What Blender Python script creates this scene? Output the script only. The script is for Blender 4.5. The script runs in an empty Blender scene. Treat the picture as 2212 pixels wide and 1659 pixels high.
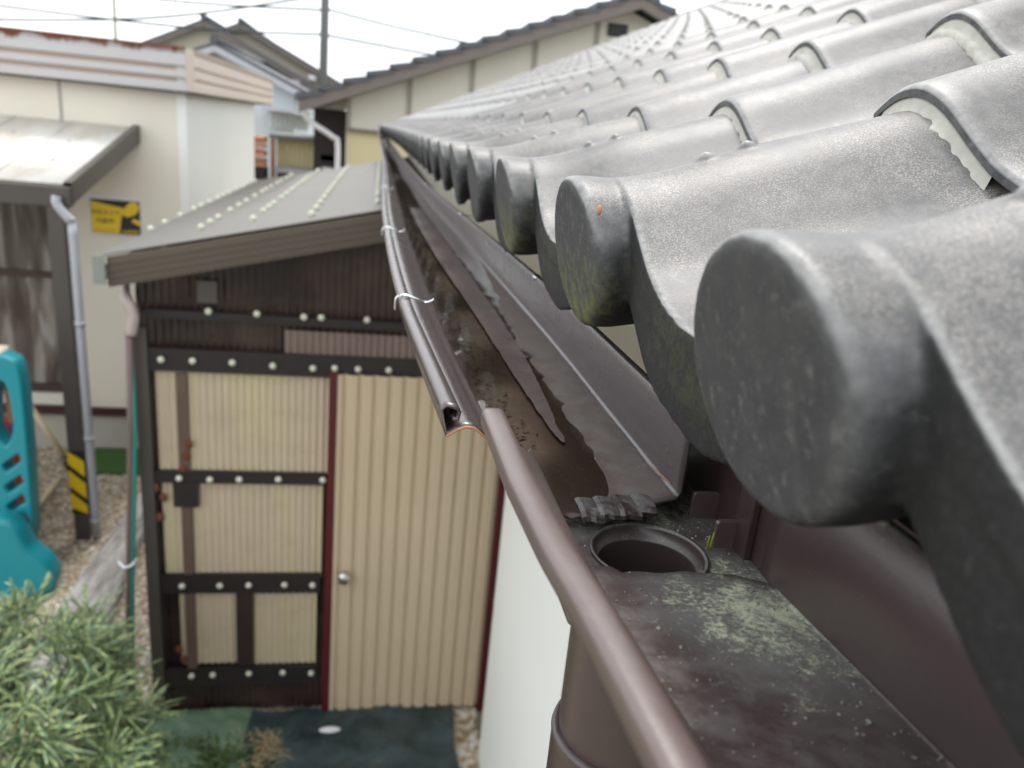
import bpy, bmesh, math, random
import numpy as np
from mathutils import Vector, Matrix, noise
R=math.radians
random.seed(7); rng=np.random.default_rng(7)
sc=bpy.context.scene
ZC=2.98                                     # camera height above the yard; all Z below are relative to the camera unless wz() is used

# ---------------- camera ----------------
def cam_setup():
    r,p,yaw=R(5.75),R(17.851),R(-10.881)
    R0=Vector((math.cos(yaw),math.sin(yaw),0)); F0=Vector((-math.sin(yaw),math.cos(yaw),0)); Z=Vector((0,0,1))
    fw=F0*math.cos(p)-Z*math.sin(p); up=F0*math.sin(p)+Z*math.cos(p)
    cr=R0*math.cos(r)+up*math.sin(r); cu=-R0*math.sin(r)+up*math.cos(r)
    cd=bpy.data.cameras.new('camera'); co=bpy.data.objects.new('camera',cd); sc.collection.objects.link(co)
    m=Matrix((cr,cu,-fw)).transposed().to_4x4(); m.translation=Vector((0,0,ZC)); co.matrix_world=m
    cd.sensor_fit='HORIZONTAL'; cd.sensor_width=36; cd.lens=1660/2212*36
    cd.clip_start=.01; cd.clip_end=400
    cd.dof.use_dof=True; cd.dof.focus_distance=.43; cd.dof.aperture_fstop=9.6
    sc.camera=co
cam_setup()

# ---------------- world and sun ----------------
SUN_EL,SUN_AZ=60,15                        # azimuth from +Y towards +X
w=bpy.data.worlds.new('World'); sc.world=w; w.use_nodes=True
nt=w.node_tree; nt.nodes.clear()
out=nt.nodes.new('ShaderNodeOutputWorld')
sky=nt.nodes.new('ShaderNodeTexSky'); sky.sky_type='NISHITA'; sky.sun_disc=False
sky.sun_elevation=R(SUN_EL); sky.sun_rotation=R(SUN_AZ); sky.dust_density=3; sky.ozone_density=1
b1=nt.nodes.new('ShaderNodeBackground'); b1.inputs['Strength'].default_value=.10
nt.links.new(sky.outputs[0],b1.inputs[0])
tc=nt.nodes.new('ShaderNodeTexCoord'); mp=nt.nodes.new('ShaderNodeMapping'); mp.inputs['Scale'].default_value=(1,1,3)
nz=nt.nodes.new('ShaderNodeTexNoise'); nz.inputs['Scale'].default_value=2.2; nz.inputs['Detail'].default_value=5
cr_=nt.nodes.new('ShaderNodeValToRGB'); cr_.color_ramp.elements[0].position=.32; cr_.color_ramp.elements[0].color=(.72,.80,.87,1)
cr_.color_ramp.elements[1].position=.55; cr_.color_ramp.elements[1].color=(.97,.985,1,1)
nt.links.new(tc.outputs['Generated'],mp.inputs[0]); nt.links.new(mp.outputs[0],nz.inputs[0]); nt.links.new(nz.outputs[0],cr_.inputs[0])
b2=nt.nodes.new('ShaderNodeBackground'); b2.inputs['Strength'].default_value=1.12
nt.links.new(cr_.outputs[0],b2.inputs[0])
mx=nt.nodes.new('ShaderNodeMixShader'); mx.inputs[0].default_value=.88
nt.links.new(b1.outputs[0],mx.inputs[1]); nt.links.new(b2.outputs[0],mx.inputs[2]); nt.links.new(mx.outputs[0],out.inputs[0])
sl=bpy.data.lights.new('sun','SUN'); sl.energy=1.1; sl.angle=R(14); sl.color=(1,.97,.92)
so=bpy.data.objects.new('sun',sl); sc.collection.objects.link(so)
sd=Vector((math.sin(R(SUN_AZ))*math.cos(R(SUN_EL)),math.cos(R(SUN_AZ))*math.cos(R(SUN_EL)),math.sin(R(SUN_EL))))
so.rotation_euler=sd.to_track_quat('Z','Y').to_euler()
vs=sc.view_settings; vs.view_transform='Standard'; vs.look='None'; vs.gamma=1; vs.exposure=.90

# ---------------- object helpers ----------------
COL=sc.collection
def tag(o,label=None,cat=None,group=None,kind=None):
    if label: o['label']=label
    if cat: o['category']=cat
    if group: o['group']=group
    if kind: o['kind']=kind
    return o
def thing(name,label,cat,loc=(0,0,0),group=None):
    o=bpy.data.objects.new(name,None); COL.objects.link(o); o.location=loc; o.empty_display_size=.1
    return tag(o,label,cat,group)
class MB:
    """collects shapes; build() links them as one mesh object. Coordinates are world."""
    def __init__(s): s.bm=bmesh.new()
    def box(s,x0,x1,y0,y1,z0,z1,rot=None,c=None):
        vs=[s.bm.verts.new((x,y,z)) for z in (z0,z1) for y in (y0,y1) for x in (x0,x1)]
        for f in ((0,2,3,1),(4,5,7,6),(0,1,5,4),(2,6,7,3),(0,4,6,2),(1,3,7,5)): s.bm.faces.new([vs[i] for i in f])
        if rot is not None:
            bmesh.ops.rotate(s.bm,verts=vs,cent=c or Vector(((x0+x1)/2,(y0+y1)/2,(z0+z1)/2)),matrix=rot)
        return vs
    def tube(s,pts,r,n=10,cap=True,smooth=True):
        pts=[Vector(p) for p in pts]; rs=r if isinstance(r,(list,tuple)) else [r]*len(pts)
        prev=None; rings=[]
        ref=None
        for i,p in enumerate(pts):
            d=(pts[min(i+1,len(pts)-1)]-pts[max(i-1,0)]).normalized()
            if ref is None or abs(d.dot(ref))>.95: ref=Vector((0,0,1)) if abs(d.z)<.9 else Vector((1,0,0))
            a=d.cross(ref).normalized(); b=a.cross(d).normalized()
            ring=[s.bm.verts.new(p+a*math.cos(2*math.pi*k/n)*rs[i]+b*math.sin(2*math.pi*k/n)*rs[i]) for k in range(n)]
            rings.append(ring)
            if prev:
                for k in range(n):
                    f=s.bm.faces.new((prev[k],prev[(k+1)%n],ring[(k+1)%n],ring[k])); f.smooth=smooth
            prev=ring
        if cap:
            s.bm.faces.new(rings[0][::-1]); s.bm.faces.new(rings[-1])
    def prism(s,poly,y0,y1,axis='y'):
        """poly: list of (a,b); extruded along axis. y: (x,z); x: (y,z); z: (x,y)"""
        def P(a,b,c): return {'y':(a,c,b),'x':(c,a,b),'z':(a,b,c)}[axis]
        A=[s.bm.verts.new(P(a,b,y0)) for a,b in poly]; B=[s.bm.verts.new(P(a,b,y1)) for a,b in poly]
        s.bm.faces.new(A); s.bm.faces.new(B[::-1]); n=len(poly)
        for i in range(n): s.bm.faces.new((A[i],B[i],B[(i+1)%n],A[(i+1)%n]))
    def grid(s,P,closed=False,smooth=True):
        """P: rows of points"""
        V=[[s.bm.verts.new(p) for p in row] for row in P]
        for i in range(len(V)-1):
            m=len(V[i])
            for j in range(m if closed else m-1):
                f=s.bm.faces.new((V[i][j],V[i][(j+1)%m],V[i+1][(j+1)%m],V[i+1][j])); f.smooth=smooth
        return V
    def lathe(s,prof,c,n=32,smooth=True):
        """prof: (r,z) about a vertical axis at c (x,y)"""
        s.grid([[ (c[0]+r*math.cos(2*math.pi*k/n),c[1]+r*math.sin(2*math.pi*k/n),z) for k in range(n)] for r,z in prof],closed=True,smooth=smooth)
    def ball(s,c,r,sc_=(1,1,1),u=12,v=8):
        res=bmesh.ops.create_uvsphere(s.bm,u_segments=u,v_segments=v,radius=r)
        for q in res['verts']: q.co=Vector((q.co.x*sc_[0]+c[0],q.co.y*sc_[1]+c[1],q.co.z*sc_[2]+c[2]))
        for q in res['verts']:
            for f in q.link_faces: f.smooth=True
    def build(s,name,mat,parent=None,bevel=0,solid=0,offset=0,norm=True,loc=None,sub=0):
        if norm: bmesh.ops.recalc_face_normals(s.bm,faces=s.bm.faces)
        me=bpy.data.meshes.new(name); 
        org=Vector(loc) if loc is not None else Vector((0,0,0))
        if loc is not None: bmesh.ops.translate(s.bm,verts=s.bm.verts,vec=-org)
        s.bm.to_mesh(me); s.bm.free(); me.materials.append(mat)
        o=bpy.data.objects.new(name,me); COL.objects.link(o)
        if parent is not None:
            o.parent=parent; o.location=org-absloc(parent)
        else: o.location=org
        if solid:
            m=o.modifiers.new('solid','SOLIDIFY'); m.thickness=solid; m.offset=offset; m.use_even_offset=False
        if bevel:
            m=o.modifiers.new('bevel','BEVEL'); m.width=bevel; m.segments=2; m.limit_method='ANGLE'; m.angle_limit=R(40)
        if sub:
            m=o.modifiers.new('sub','SUBSURF'); m.levels=sub; m.render_levels=sub
        return o
def absloc(o):
    v=Vector((0,0,0))
    while o is not None: v+=o.location; o=o.parent
    return v
def curve_mesh(outline,holes,thick,bev,frame,cyc=True):
    """flat outline with holes -> thick solid mesh; frame maps (a,b,depth) to world"""
    cu=bpy.data.curves.new('tmp','CURVE'); cu.dimensions='2D'; cu.fill_mode='BOTH'
    cu.extrude=max(thick/2-bev,1e-4); cu.bevel_depth=bev; cu.bevel_resolution=2; 
    for pl in [outline]+holes:
        sp=cu.splines.new('POLY'); sp.points.add(len(pl)-1)
        for q,(a,b) in zip(sp.points,pl): q.co=(a,b,0,1)
        sp.use_cyclic_u=True
    o=bpy.data.objects.new('tmp',cu); COL.objects.link(o)
    dg=bpy.context.evaluated_depsgraph_get(); me=bpy.data.meshes.new_from_object(o.evaluated_get(dg))
    bpy.data.objects.remove(o); bpy.data.curves.remove(cu)
    for v in me.vertices: v.co=frame(v.co.x,v.co.y,v.co.z)
    return me
def link_mesh(me,name,mat,parent=None,smooth=False):
    me.name=name; me.materials.clear(); me.materials.append(mat)
    if smooth:
        for p in me.polygons: p.use_smooth=True
    o=bpy.data.objects.new(name,me); COL.objects.link(o)
    if parent is not None: o.parent=parent; o.location=-absloc(parent)
    return o
def rrect(x0,x1,y0,y1,r,n=5):
    P=[]
    for cx,cy,a0 in ((x1-r,y1-r,0),(x0+r,y1-r,90),(x0+r,y0+r,180),(x1-r,y0+r,270)):
        for k in range(n+1):
            a=R(a0+90*k/n); P.append((cx+r*math.cos(a),cy+r*math.sin(a)))
    return P
def circ(cx,cy,r,n=24,ry=None): return [(cx+r*math.cos(2*math.pi*k/n),cy+(ry or r)*math.sin(2*math.pi*k/n)) for k in range(n)]
def smooth_path(pts,n=8,closed=False):
    """Catmull-Rom in 2D or 3D"""
    P=[np.array(p,float) for p in pts]; o=[]; m=len(P)
    for i in range(m if closed else m-1):
        p0=P[(i-1)%m] if closed or i>0 else P[i]; p1=P[i]; p2=P[(i+1)%m]; p3=P[(i+2)%m] if closed or i+2<m else P[(i+1)%m]
        for k in range(n):
            t=k/n; o.append(tuple(.5*((2*p1)+(-p0+p2)*t+(2*p0-5*p1+4*p2-p3)*t*t+(-p0+3*p1-3*p2+p3)*t**3)))
    if not closed: o.append(tuple(P[-1]))
    return o

# ---------------- material helpers ----------------
class NT:
    def __init__(s,name):
        s.m=bpy.data.materials.new(name); s.m.use_nodes=True; s.n=s.m.node_tree.nodes; s.l=s.m.node_tree.links
        s.b=s.n['Principled BSDF']; s.out=s.n['Material Output']
    def add(s,t,**k):
        x=s.n.new(t)
        for a,v in k.items(): setattr(x,a,v)
        return x
    def put(s,sock,v):
        if isinstance(v,bpy.types.NodeSocket): s.l.new(v,sock)
        elif isinstance(v,(tuple,list)): sock.default_value=tuple(v)+((1,) if len(v)==3 and len(sock.default_value)==4 else ())
        else: sock.default_value=v
    def coord(s,kind='Object',scale=(1,1,1)):
        c=s.add('ShaderNodeTexCoord').outputs[kind] if kind!='World' else s.add('ShaderNodeNewGeometry').outputs['Position']
        m=s.add('ShaderNodeMapping'); s.l.new(c,m.inputs[0]); m.inputs['Scale'].default_value=scale; return m.outputs[0]
    def noise(s,vec,scale,detail=4,rough=.55,dist=0):
        x=s.add('ShaderNodeTexNoise'); s.l.new(vec,x.inputs['Vector']); x.inputs['Scale'].default_value=scale; x.inputs['Detail'].default_value=detail
        x.inputs['Roughness'].default_value=rough; x.inputs['Distortion'].default_value=dist; return x.outputs['Fac']
    def vor(s,vec,scale,feature='F1',out='Distance'):
        x=s.add('ShaderNodeTexVoronoi',feature=feature); s.l.new(vec,x.inputs['Vector']); x.inputs['Scale'].default_value=scale; return x.outputs[out]
    def ramp(s,fac,stops):
        x=s.add('ShaderNodeValToRGB'); s.l.new(fac,x.inputs[0]); e=x.color_ramp.elements
        while len(e)<len(stops): e.new(.5)
        for q,(p,c) in zip(e,stops):
            q.position=p; q.color=(tuple(c) if isinstance(c,(tuple,list)) else (c,c,c))+(1,)
        return x.outputs[0]
    def mix(s,f,a,b,mode='MIX'):
        x=s.add('ShaderNodeMix',data_type='RGBA',blend_type=mode); s.put(x.inputs[0],f); s.put(x.inputs[6],a); s.put(x.inputs[7],b); return x.outputs[2]
    def math(s,op,a,b=0,c=None):
        x=s.add('ShaderNodeMath',operation=op); s.put(x.inputs[0],a); s.put(x.inputs[1],b)
        if c is not None: s.put(x.inputs[2],c)
        return x.outputs[0]
    def maprange(s,v,a,b,c=0,d=1):
        x=s.add('ShaderNodeMapRange'); s.put(x.inputs[0],v); 
        for i,q in enumerate((a,b,c,d)): x.inputs[i+1].default_value=q
        return x.outputs[0]
    def sep(s,vec):
        x=s.add('ShaderNodeSeparateXYZ'); s.l.new(vec,x.inputs[0]); return x.outputs
    def bump(s,h,strength=.3,dist=.002):
        x=s.add('ShaderNodeBump'); x.inputs['Strength'].default_value=strength; x.inputs['Distance'].default_value=dist; s.l.new(h,x.inputs['Height']); s.l.new(x.outputs[0],s.b.inputs['Normal']); return x
    def set(s,col=None,rough=None,metal=None,spec=None,**k):
        if col is not None: s.put(s.b.inputs['Base Color'],col)
        if rough is not None: s.put(s.b.inputs['Roughness'],rough)
        if metal is not None: s.put(s.b.inputs['Metallic'],metal)
        if spec is not None: s.put(s.b.inputs['Specular IOR Level'],spec)
        for a,v in k.items(): s.put(s.b.inputs[a.replace('_',' ')],v)
        return s.m
def simple(name,col,rough=.5,var=.15,scale=8,metal=0,bump=0,bs=60,kind='Object',bd=.002):
    t=NT(name); v=t.coord(kind); n=t.noise(v,scale,5)
    c=t.mix(n,tuple(x*(1-var) for x in col),tuple(min(1,x*(1+var)) for x in col))
    t.set(c,rough,metal)
    if bump: t.bump(t.noise(v,bs,4),bump,bd)
    return t.m

def tile_mat(name,moss=0.,grime=0.):
    t=NT(name); v=t.coord('World')
    big=t.noise(v,9,4); fine=t.noise(v,1050,3,.7); mid=t.noise(v,110,4,.6)
    oi=t.add('ShaderNodeObjectInfo').outputs['Random']
    stv=t.coord('World',(.18,1,.18)); stn=t.noise(stv,70,4,.65)
    base=t.mix(t.ramp(big,[(.35,0),(.7,1)]),(.072,.072,.077),(.118,.111,.104))
    base=t.mix(t.math('MULTIPLY',t.ramp(stn,[(.45,0),(.75,1)]),.35),base,(.17,.165,.155))
    base=t.mix(t.math('MULTIPLY',oi,.35),base,(.075,.075,.08))
    base=t.mix(t.math('MULTIPLY',t.ramp(mid,[(.45,0),(.62,1)]),.35),base,(.21,.205,.195))
    sp=t.math('MULTIPLY',t.ramp(fine,[(.51,0),(.57,1)]),t.ramp(t.noise(v,16,3),[(.40,.10),(.62,.85)]))
    g=t.add('ShaderNodeNewGeometry'); nzv=t.sep(g.outputs['Normal'])[2]
    up=t.maprange(nzv,.55,.9)                      # lime specks lie on the weather side of the tile
    base=t.mix(t.math('MULTIPLY',sp,t.math('MULTIPLY_ADD',up,.8,.1)),base,(.40,.365,.31))
    crk=t.vor(v,330,'DISTANCE_TO_EDGE'); crk=t.ramp(crk,[(0,1),(.05,0)])
    base=t.mix(t.math('MULTIPLY',crk,.22),base,(.07,.07,.075))
    edge=t.ramp(g.outputs['Pointiness'],[(.505,0),(.54,1)])
    base=t.mix(t.math('MULTIPLY',edge,t.math('MULTIPLY',mid,.7)),base,(.55,.55,.54))
    ob=t.sep(t.coord('Object'))
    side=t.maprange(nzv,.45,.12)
    shade_grime=t.math('MULTIPLY',side,t.ramp(t.noise(v,60,5,.65),[(.3,.15),(.65,1)]))
    base=t.mix(t.math('MULTIPLY_ADD',shade_grime,.35,t.math('MULTIPLY',side,.55)),base,(.036,.037,.038))  # sideways faces darkened in the colour to carry their shade, mixed with grime
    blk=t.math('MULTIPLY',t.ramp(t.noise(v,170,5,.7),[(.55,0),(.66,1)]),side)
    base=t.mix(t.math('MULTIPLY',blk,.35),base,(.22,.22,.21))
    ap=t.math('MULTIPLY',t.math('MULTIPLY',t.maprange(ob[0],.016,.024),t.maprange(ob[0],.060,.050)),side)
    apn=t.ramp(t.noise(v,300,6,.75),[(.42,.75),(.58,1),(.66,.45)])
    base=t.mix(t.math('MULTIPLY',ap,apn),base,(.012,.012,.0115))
    low=t.maprange(ob[2],-.035,-.08)
    if moss>0:
        mm=t.math('MULTIPLY',t.math('MULTIPLY',low,t.maprange(ob[0],.03,.018)),t.ramp(t.noise(v,95,6,.8),[(.46,0),(.56,1)]))
        mm=t.math('MULTIPLY',mm,moss)
        base=t.mix(mm,base,(.13,.14,.028))
    rough=t.math('ADD',t.math('MULTIPLY',side,.32),t.math('MULTIPLY_ADD',mid,.2,.34))
    t.set(base,rough,0.,.42)
    h=t.math('ADD',t.math('MULTIPLY',fine,.25),t.math('MULTIPLY',t.math('MULTIPLY',side,t.noise(v,380,5,.7)),1.6))
    t.bump(h,.35,.0012)
    return t.m
def brown_mat(name,dust=.3,lichen=0.,wet=0.,base=(.040,.026,.024)):
    t=NT(name); v=t.coord('World'); g=t.add('ShaderNodeNewGeometry')
    n1=t.noise(v,25,5,.6); n2=t.noise(v,240,4,.7); n3=t.noise(v,60,6,.75,.4)
    up=t.maprange(t.sep(g.outputs['Normal'])[2],.4,.95)
    c=t.mix(n1,tuple(x*.85 for x in base),tuple(x*1.25 for x in base))
    d=t.math('MULTIPLY',t.math('MULTIPLY',t.ramp(n3,[(.42,0),(.7,1)]),dust),up)
    c=t.mix(d,c,(.27,.262,.255))
    sp=t.ramp(n2,[(.68,0),(.74,1)])
    c=t.mix(t.math('MULTIPLY',sp,dust),c,(.33,.33,.31))
    ro=t.math('MULTIPLY_ADD',d,.4,.33)
    if lichen>0:
        # pale green powder around the outlet: distance from the outlet hole, broken by noise
        p=t.sep(t.coord('World'))
        dx=t.math('SUBTRACT',p[0],.172); dy=t.math('SUBTRACT',p[1],.268)
        rr=t.math('SQRT',t.math('ADD',t.math('MULTIPLY',dx,dx),t.math('MULTIPLY',t.math('MULTIPLY',dy,dy),.55)))
        near=t.maprange(rr,.058,.004)
        fn=t.noise(v,420,6,.8); bn=t.noise(v,62,5,.65,.7)
        dx2=t.math('SUBTRACT',p[0],.135); dy2=t.math('SUBTRACT',p[1],.378); r2=t.math('SQRT',t.math('ADD',t.math('MULTIPLY',t.math('MULTIPLY',dx2,dx2),.3),t.math('MULTIPLY',dy2,dy2))); near=t.math('MAXIMUM',near,t.maprange(r2,.045,.01))
        c=t.mix(t.math('MULTIPLY',t.math('MULTIPLY',t.ramp(near,[(0,0),(.45,1)]),up),t.math('MULTIPLY_ADD',n3,.8,.25)),c,(.24,.24,.22))  # grey lift in the colour so the dim floor round the hole looks lit
        m=t.math('SUBTRACT',t.math('ADD',t.math('MULTIPLY',near,.30),t.math('ADD',t.math('MULTIPLY',bn,.75),t.math('MULTIPLY',fn,.95))),.80)
        m=t.math('MULTIPLY',t.ramp(m,[(.20,0),(.40,1)]),up)
        c=t.mix(t.math('MULTIPLY',m,lichen),c,t.mix(bn,(.50,.52,.45),(.74,.78,.50)))
        ro=t.math('ADD',ro,t.math('MULTIPLY',m,.3))
    t.set(c,ro,0,.8); t.bump(n2,.25,.0006)
    return t.m
def corr_steel(name,col,rough=.45): return simple(name,col,rough,.1,3,.0,.08,30)
M={}
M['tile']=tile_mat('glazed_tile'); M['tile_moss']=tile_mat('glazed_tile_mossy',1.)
M['seal']=simple('silicone_sealant',(.40,.39,.34),.5,.3,60,0,.5,250,'World',.001)
M['brown']=brown_mat('brown_vinyl',.2,base=(.062,.040,.038)); M['brown_clean']=brown_mat('brown_vinyl_clean',.05,base=(.112,.079,.073))
M['brown_dust']=brown_mat('brown_vinyl_dusty',.9); M['brown_lichen']=brown_mat('brown_vinyl_lichen',.38,1.,base=(.074,.052,.049))
def gutter_floor_mat():
    t=NT('gutter_floor'); v=t.coord('World'); p=t.sep(v)
    n1=t.noise(v,28,6,.7,.3); n2=t.noise(v,260,4,.75); n3=t.noise(v,90,5,.7)
    # dried silt beyond the water line, dark silt along the front wall
    dry=t.math('ADD',p[0],t.math('MULTIPLY',t.math('SUBTRACT',n1,.5),.05)); dry=t.math('MULTIPLY',t.maprange(dry,.138,.146),t.maprange(p[1],1.0,.6))
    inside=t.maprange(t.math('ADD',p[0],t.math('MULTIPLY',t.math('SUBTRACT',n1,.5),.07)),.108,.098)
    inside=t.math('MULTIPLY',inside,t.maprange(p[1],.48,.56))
    c=t.mix(n1,(.085,.055,.042),(.115,.078,.062))
    c=t.mix(t.math('MULTIPLY',dry,t.ramp(n3,[(.35,.25),(.7,.9)])),c,(.16,.145,.13))
    c=t.mix(t.math('MULTIPLY',t.ramp(n2,[(.62,0),(.68,1)]),.5),c,(.36,.36,.30))
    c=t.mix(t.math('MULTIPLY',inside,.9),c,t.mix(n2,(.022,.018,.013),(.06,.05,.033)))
    up=t.maprange(t.sep(t.add('ShaderNodeNewGeometry').outputs['Normal'])[2],.9,.97)
    c=t.mix(up,(.115,.085,.080),c)
    front=t.maprange(p[0],.085,.075); back=t.maprange(p[0],.1655,.1675); edge=t.math('MAXIMUM',front,back)
    c=t.mix(edge,c,t.mix(t.math('MULTIPLY',t.ramp(n2,[(.70,0),(.74,1)]),.25),(.072,.054,.053),(.3,.3,.28)))
    rough=t.mix(edge,t.math('MULTIPLY_ADD',n3,.3,.45),t.math('MULTIPLY_ADD',n1,.12,.20))
    t.set(c,rough,0,.95); t.bump(n2,.3,.0008); return t.m
M['gfloor']=gutter_floor_mat()
def water_mat():
    t=NT('puddle_water'); v=t.coord('World')
    tr=t.add('ShaderNodeBsdfTransparent'); tr.inputs[0].default_value=(.90,.84,.77,1)
    gl=t.add('ShaderNodeBsdfGlossy'); gl.inputs['Roughness'].default_value=.03; gl.inputs[0].default_value=(.95,.95,.95,1)
    fr=t.add('ShaderNodeFresnel'); fr.inputs[0].default_value=1.65
    bp=t.add('ShaderNodeBump'); bp.inputs['Strength'].default_value=.12; bp.inputs['Distance'].default_value=.002
    t.l.new(t.noise(v,40,2),bp.inputs['Height']); t.l.new(bp.outputs[0],gl.inputs['Normal']); t.l.new(bp.outputs[0],fr.inputs['Normal'])
    ms=t.add('ShaderNodeMixShader'); t.l.new(fr.outputs[0],ms.inputs[0]); t.l.new(tr.outputs[0],ms.inputs[1]); t.l.new(gl.outputs[0],ms.inputs[2])
    t.l.new(ms.outputs[0],t.out.inputs[0]); return t.m
M['water']=water_mat()
M['steel']=simple('zinc_steel',(.75,.76,.78),.25,.05,50,1.)
M['knob']=simple('brushed_knob',(.6,.6,.58),.3,.05,50,1.)
M['copper']=simple('raw_edge',(.45,.22,.12),.5,.2,90)
M['cream']=simple('cream_board',(.68,.66,.58),.6,.05,3)
M['whitewall']=simple('white_render',(.84,.85,.81),.7,.03,2.5,0,.05,90)
M['darkwood']=simple('dark_frame',(.028,.018,.016),.45,.2,10)
M['darkgreen']=simple('dark_green_sash',(.012,.018,.016),.3,.2,10)
M['redframe']=simple('dark_red_paint',(.085,.008,.010),.4,.15,12)
M['door']=simple('beige_steel',(.55,.44,.30),.5,.07,2.5,0,.05,50)
def panel_mat():
    t=NT('yellowed_cream_panel'); v=t.coord('World',(1.6,1,.25)); n=t.noise(v,4,3); n2=t.noise(t.coord('World'),7,5,.7)
    c=t.mix(t.ramp(n,[(.35,0),(.65,1)]),(.52,.42,.31),(.54,.46,.29))
    c=t.mix(t.math('MULTIPLY',t.ramp(n2,[(.5,0),(.8,1)]),.3),c,(.25,.19,.12)); t.set(c,.55); return t.m
M['panel']=panel_mat()
def poly_dark():
    t=NT('smoked_corrugated_plastic'); v=t.coord('World'); n=t.noise(v,3,4,.6); s_=t.noise(t.coord('World',(1,1,.08)),25,4,.6)
    c=t.mix(t.ramp(n,[(.4,0),(.7,1)]),(.020,.012,.012),(.075,.047,.038)); c=t.mix(t.math('MULTIPLY',s_,.25),c,(.075,.055,.045))
    t.set(c,.18,0,.5); return t.m
M['polydark']=poly_dark()
M['polyroof']=simple('bronze_roof_sheet',(.175,.162,.143),.42,.12,2,.0,.05,40)
def rail_mat(): return simple('painted_timber_rail',(.016,.011,.010),.55,.3,9)
M['rail']=rail_mat()
M['postbrown']=simple('brown_timber_post',(.11,.070,.052),.6,.3,12)
M['pinkwood']=simple('pale_board',(.19,.14,.118),.7,.2,4)
M['fascia_br']=simple('brown_eave_fascia',(.105,.082,.060),.5,.12,3)
M['screw']=simple('screw_cap',(.62,.64,.52),.4,.08,60)
M['rust']=simple('rust',(.14,.045,.020),.85,.4,40,0,.3,80)
M['pb_wall']=simple('ivory_siding',(.76,.71,.60),.65,.04,1.5)
M['pb_side']=simple('white_siding',(.82,.82,.78),.6,.04,1.5)
def fascia_mat(name,a,b,rust=True):
    t=NT(name); v=t.coord('World'); z=t.sep(v)[2]; n=t.noise(v,2,3)
    c=t.mix(n,a,b)
    if rust:
        st=t.noise(t.coord('World',(1,1,.12)),9,6,.75); m=t.math('ADD',t.math('MULTIPLY',t.maprange(z,3.20,3.37),.62),t.math('MULTIPLY',st,.72))
        m=t.ramp(m,[(.80,0),(.90,1)]); c=t.mix(m,c,(.17,.045,.02))
    t.set(c,.5); return t.m
M['fas_a']=fascia_mat('rust_streaked_fascia',(.55,.55,.56),(.48,.44,.42)); M['fas_b']=fascia_mat('pinkish_fascia',(.64,.53,.45),(.66,.58,.52),False)
M['fas_groove']=simple('fascia_groove',(.40,.28,.22),.6)
M['concrete']=simple('foundation_concrete',(.42,.40,.34),.85,.1,5,0,.2,60)
M['maroon']=simple('maroon_sill_trim',(.050,.012,.014),.5)
M['greyalu']=simple('grey_pipe',(.44,.45,.48),.4,.08,6)
M['alubrown']=simple('bronze_aluminium',(.075,.065,.058),.4,.12,6)
def canopy_mat():
    t=NT('weathered_canopy_sheet'); v=t.coord('World'); n=t.noise(t.coord('World',(1,.35,1)),3.5,6,.7); c=t.mix(t.ramp(n,[(.4,0),(.75,1)]),(.82,.81,.78),(.55,.48,.38)); t.set(c,.35); return t.m
M['canopy']=canopy_mat()
def glass_curtain():
    t=NT('window_glass'); v=t.coord('World',(1,1,.16)); n=t.noise(v,9,3,.5,.4); c=t.ramp(n,[(.32,(.055,.038,.032)),(.5,(.15,.125,.11)),(.62,(.32,.30,.28)),(.75,(.42,.41,.40))]); t.set(c,.2,0,.5); return t.m
M['curtain']=glass_curtain()
M['black']=simple('black_paint',(.012,.012,.014),.5); M['yellow']=simple('yellow_print',(.80,.55,.01),.45,.05,4)
M['signwhite']=simple('sign_white',(.72,.72,.74),.4)
M['teal']=simple('teal_plastic',(.012,.27,.32),.32,.08,4); M['peach']=simple('peach_plastic',(.72,.30,.17),.4,.1,8); M['bluep']=simple('blue_plastic',(.05,.16,.6),.4); M['redp']=simple('red_plastic',(.45,.035,.015),.4)
def gravel_mat():
    t=NT('gravel'); v=t.coord('World'); d=t.vor(v,42,'F1','Color'); ds=t.vor(v,42); g=t.sep(d)[0]; n=t.noise(v,1.2,4)
    c=t.ramp(g,[(0,(.30,.22,.14)),(.35,(.48,.38,.25)),(.65,(.62,.53,.40)),(1,(.70,.66,.57))])
    c=t.mix(t.math('MULTIPLY',t.ramp(ds,[(.3,0),(.75,1)]),.75),c,(.13,.10,.065)); c=t.mix(t.math('MULTIPLY',t.ramp(t.noise(v,2.3,5,.7),[(.52,0),(.68,1)]),.6),c,(.10,.11,.04))
    t.set(c,.85); t.bump(ds,.9,.012).invert=True; return t.m
M['gravel']=gravel_mat()
def pebble_mat():
    t=NT('pebble'); v=t.coord('World'); n=t.noise(v,23,0,0); c=t.ramp(n,[(.3,(.32,.24,.15)),(.45,(.55,.44,.30)),(.55,(.66,.57,.44)),(.7,(.72,.70,.64))]); t.set(c,.8); return t.m
M['pebble']=pebble_mat()
M['grassmat']=simple('artificial_grass',(.045,.11,.022),.9,.5,120,0,.5,300)
def tarp_mat(name,a,b,str_):
    t=NT(name); v=t.coord('World'); n=t.noise(v,4.5,6,.7,.6); c=t.mix(t.ramp(n,[(.35,0),(.7,1)]),a,b); s_=t.noise(v,6,7,.75,1.); c=t.mix(t.math('MULTIPLY',t.ramp(s_,[(.60,0),(.72,1)]),.6),c,str_); t.set(c,.5,0,.4); t.bump(t.noise(v,9,3),.4,.02); return t.m
M['tarp']=tarp_mat('dark_green_weed_sheet',(.014,.030,.030),(.070,.098,.105),(.30,.25,.17)); M['net']=tarp_mat('pale_green_weed_sheet',(.11,.19,.12),(.20,.28,.18),(.25,.22,.13))
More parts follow.
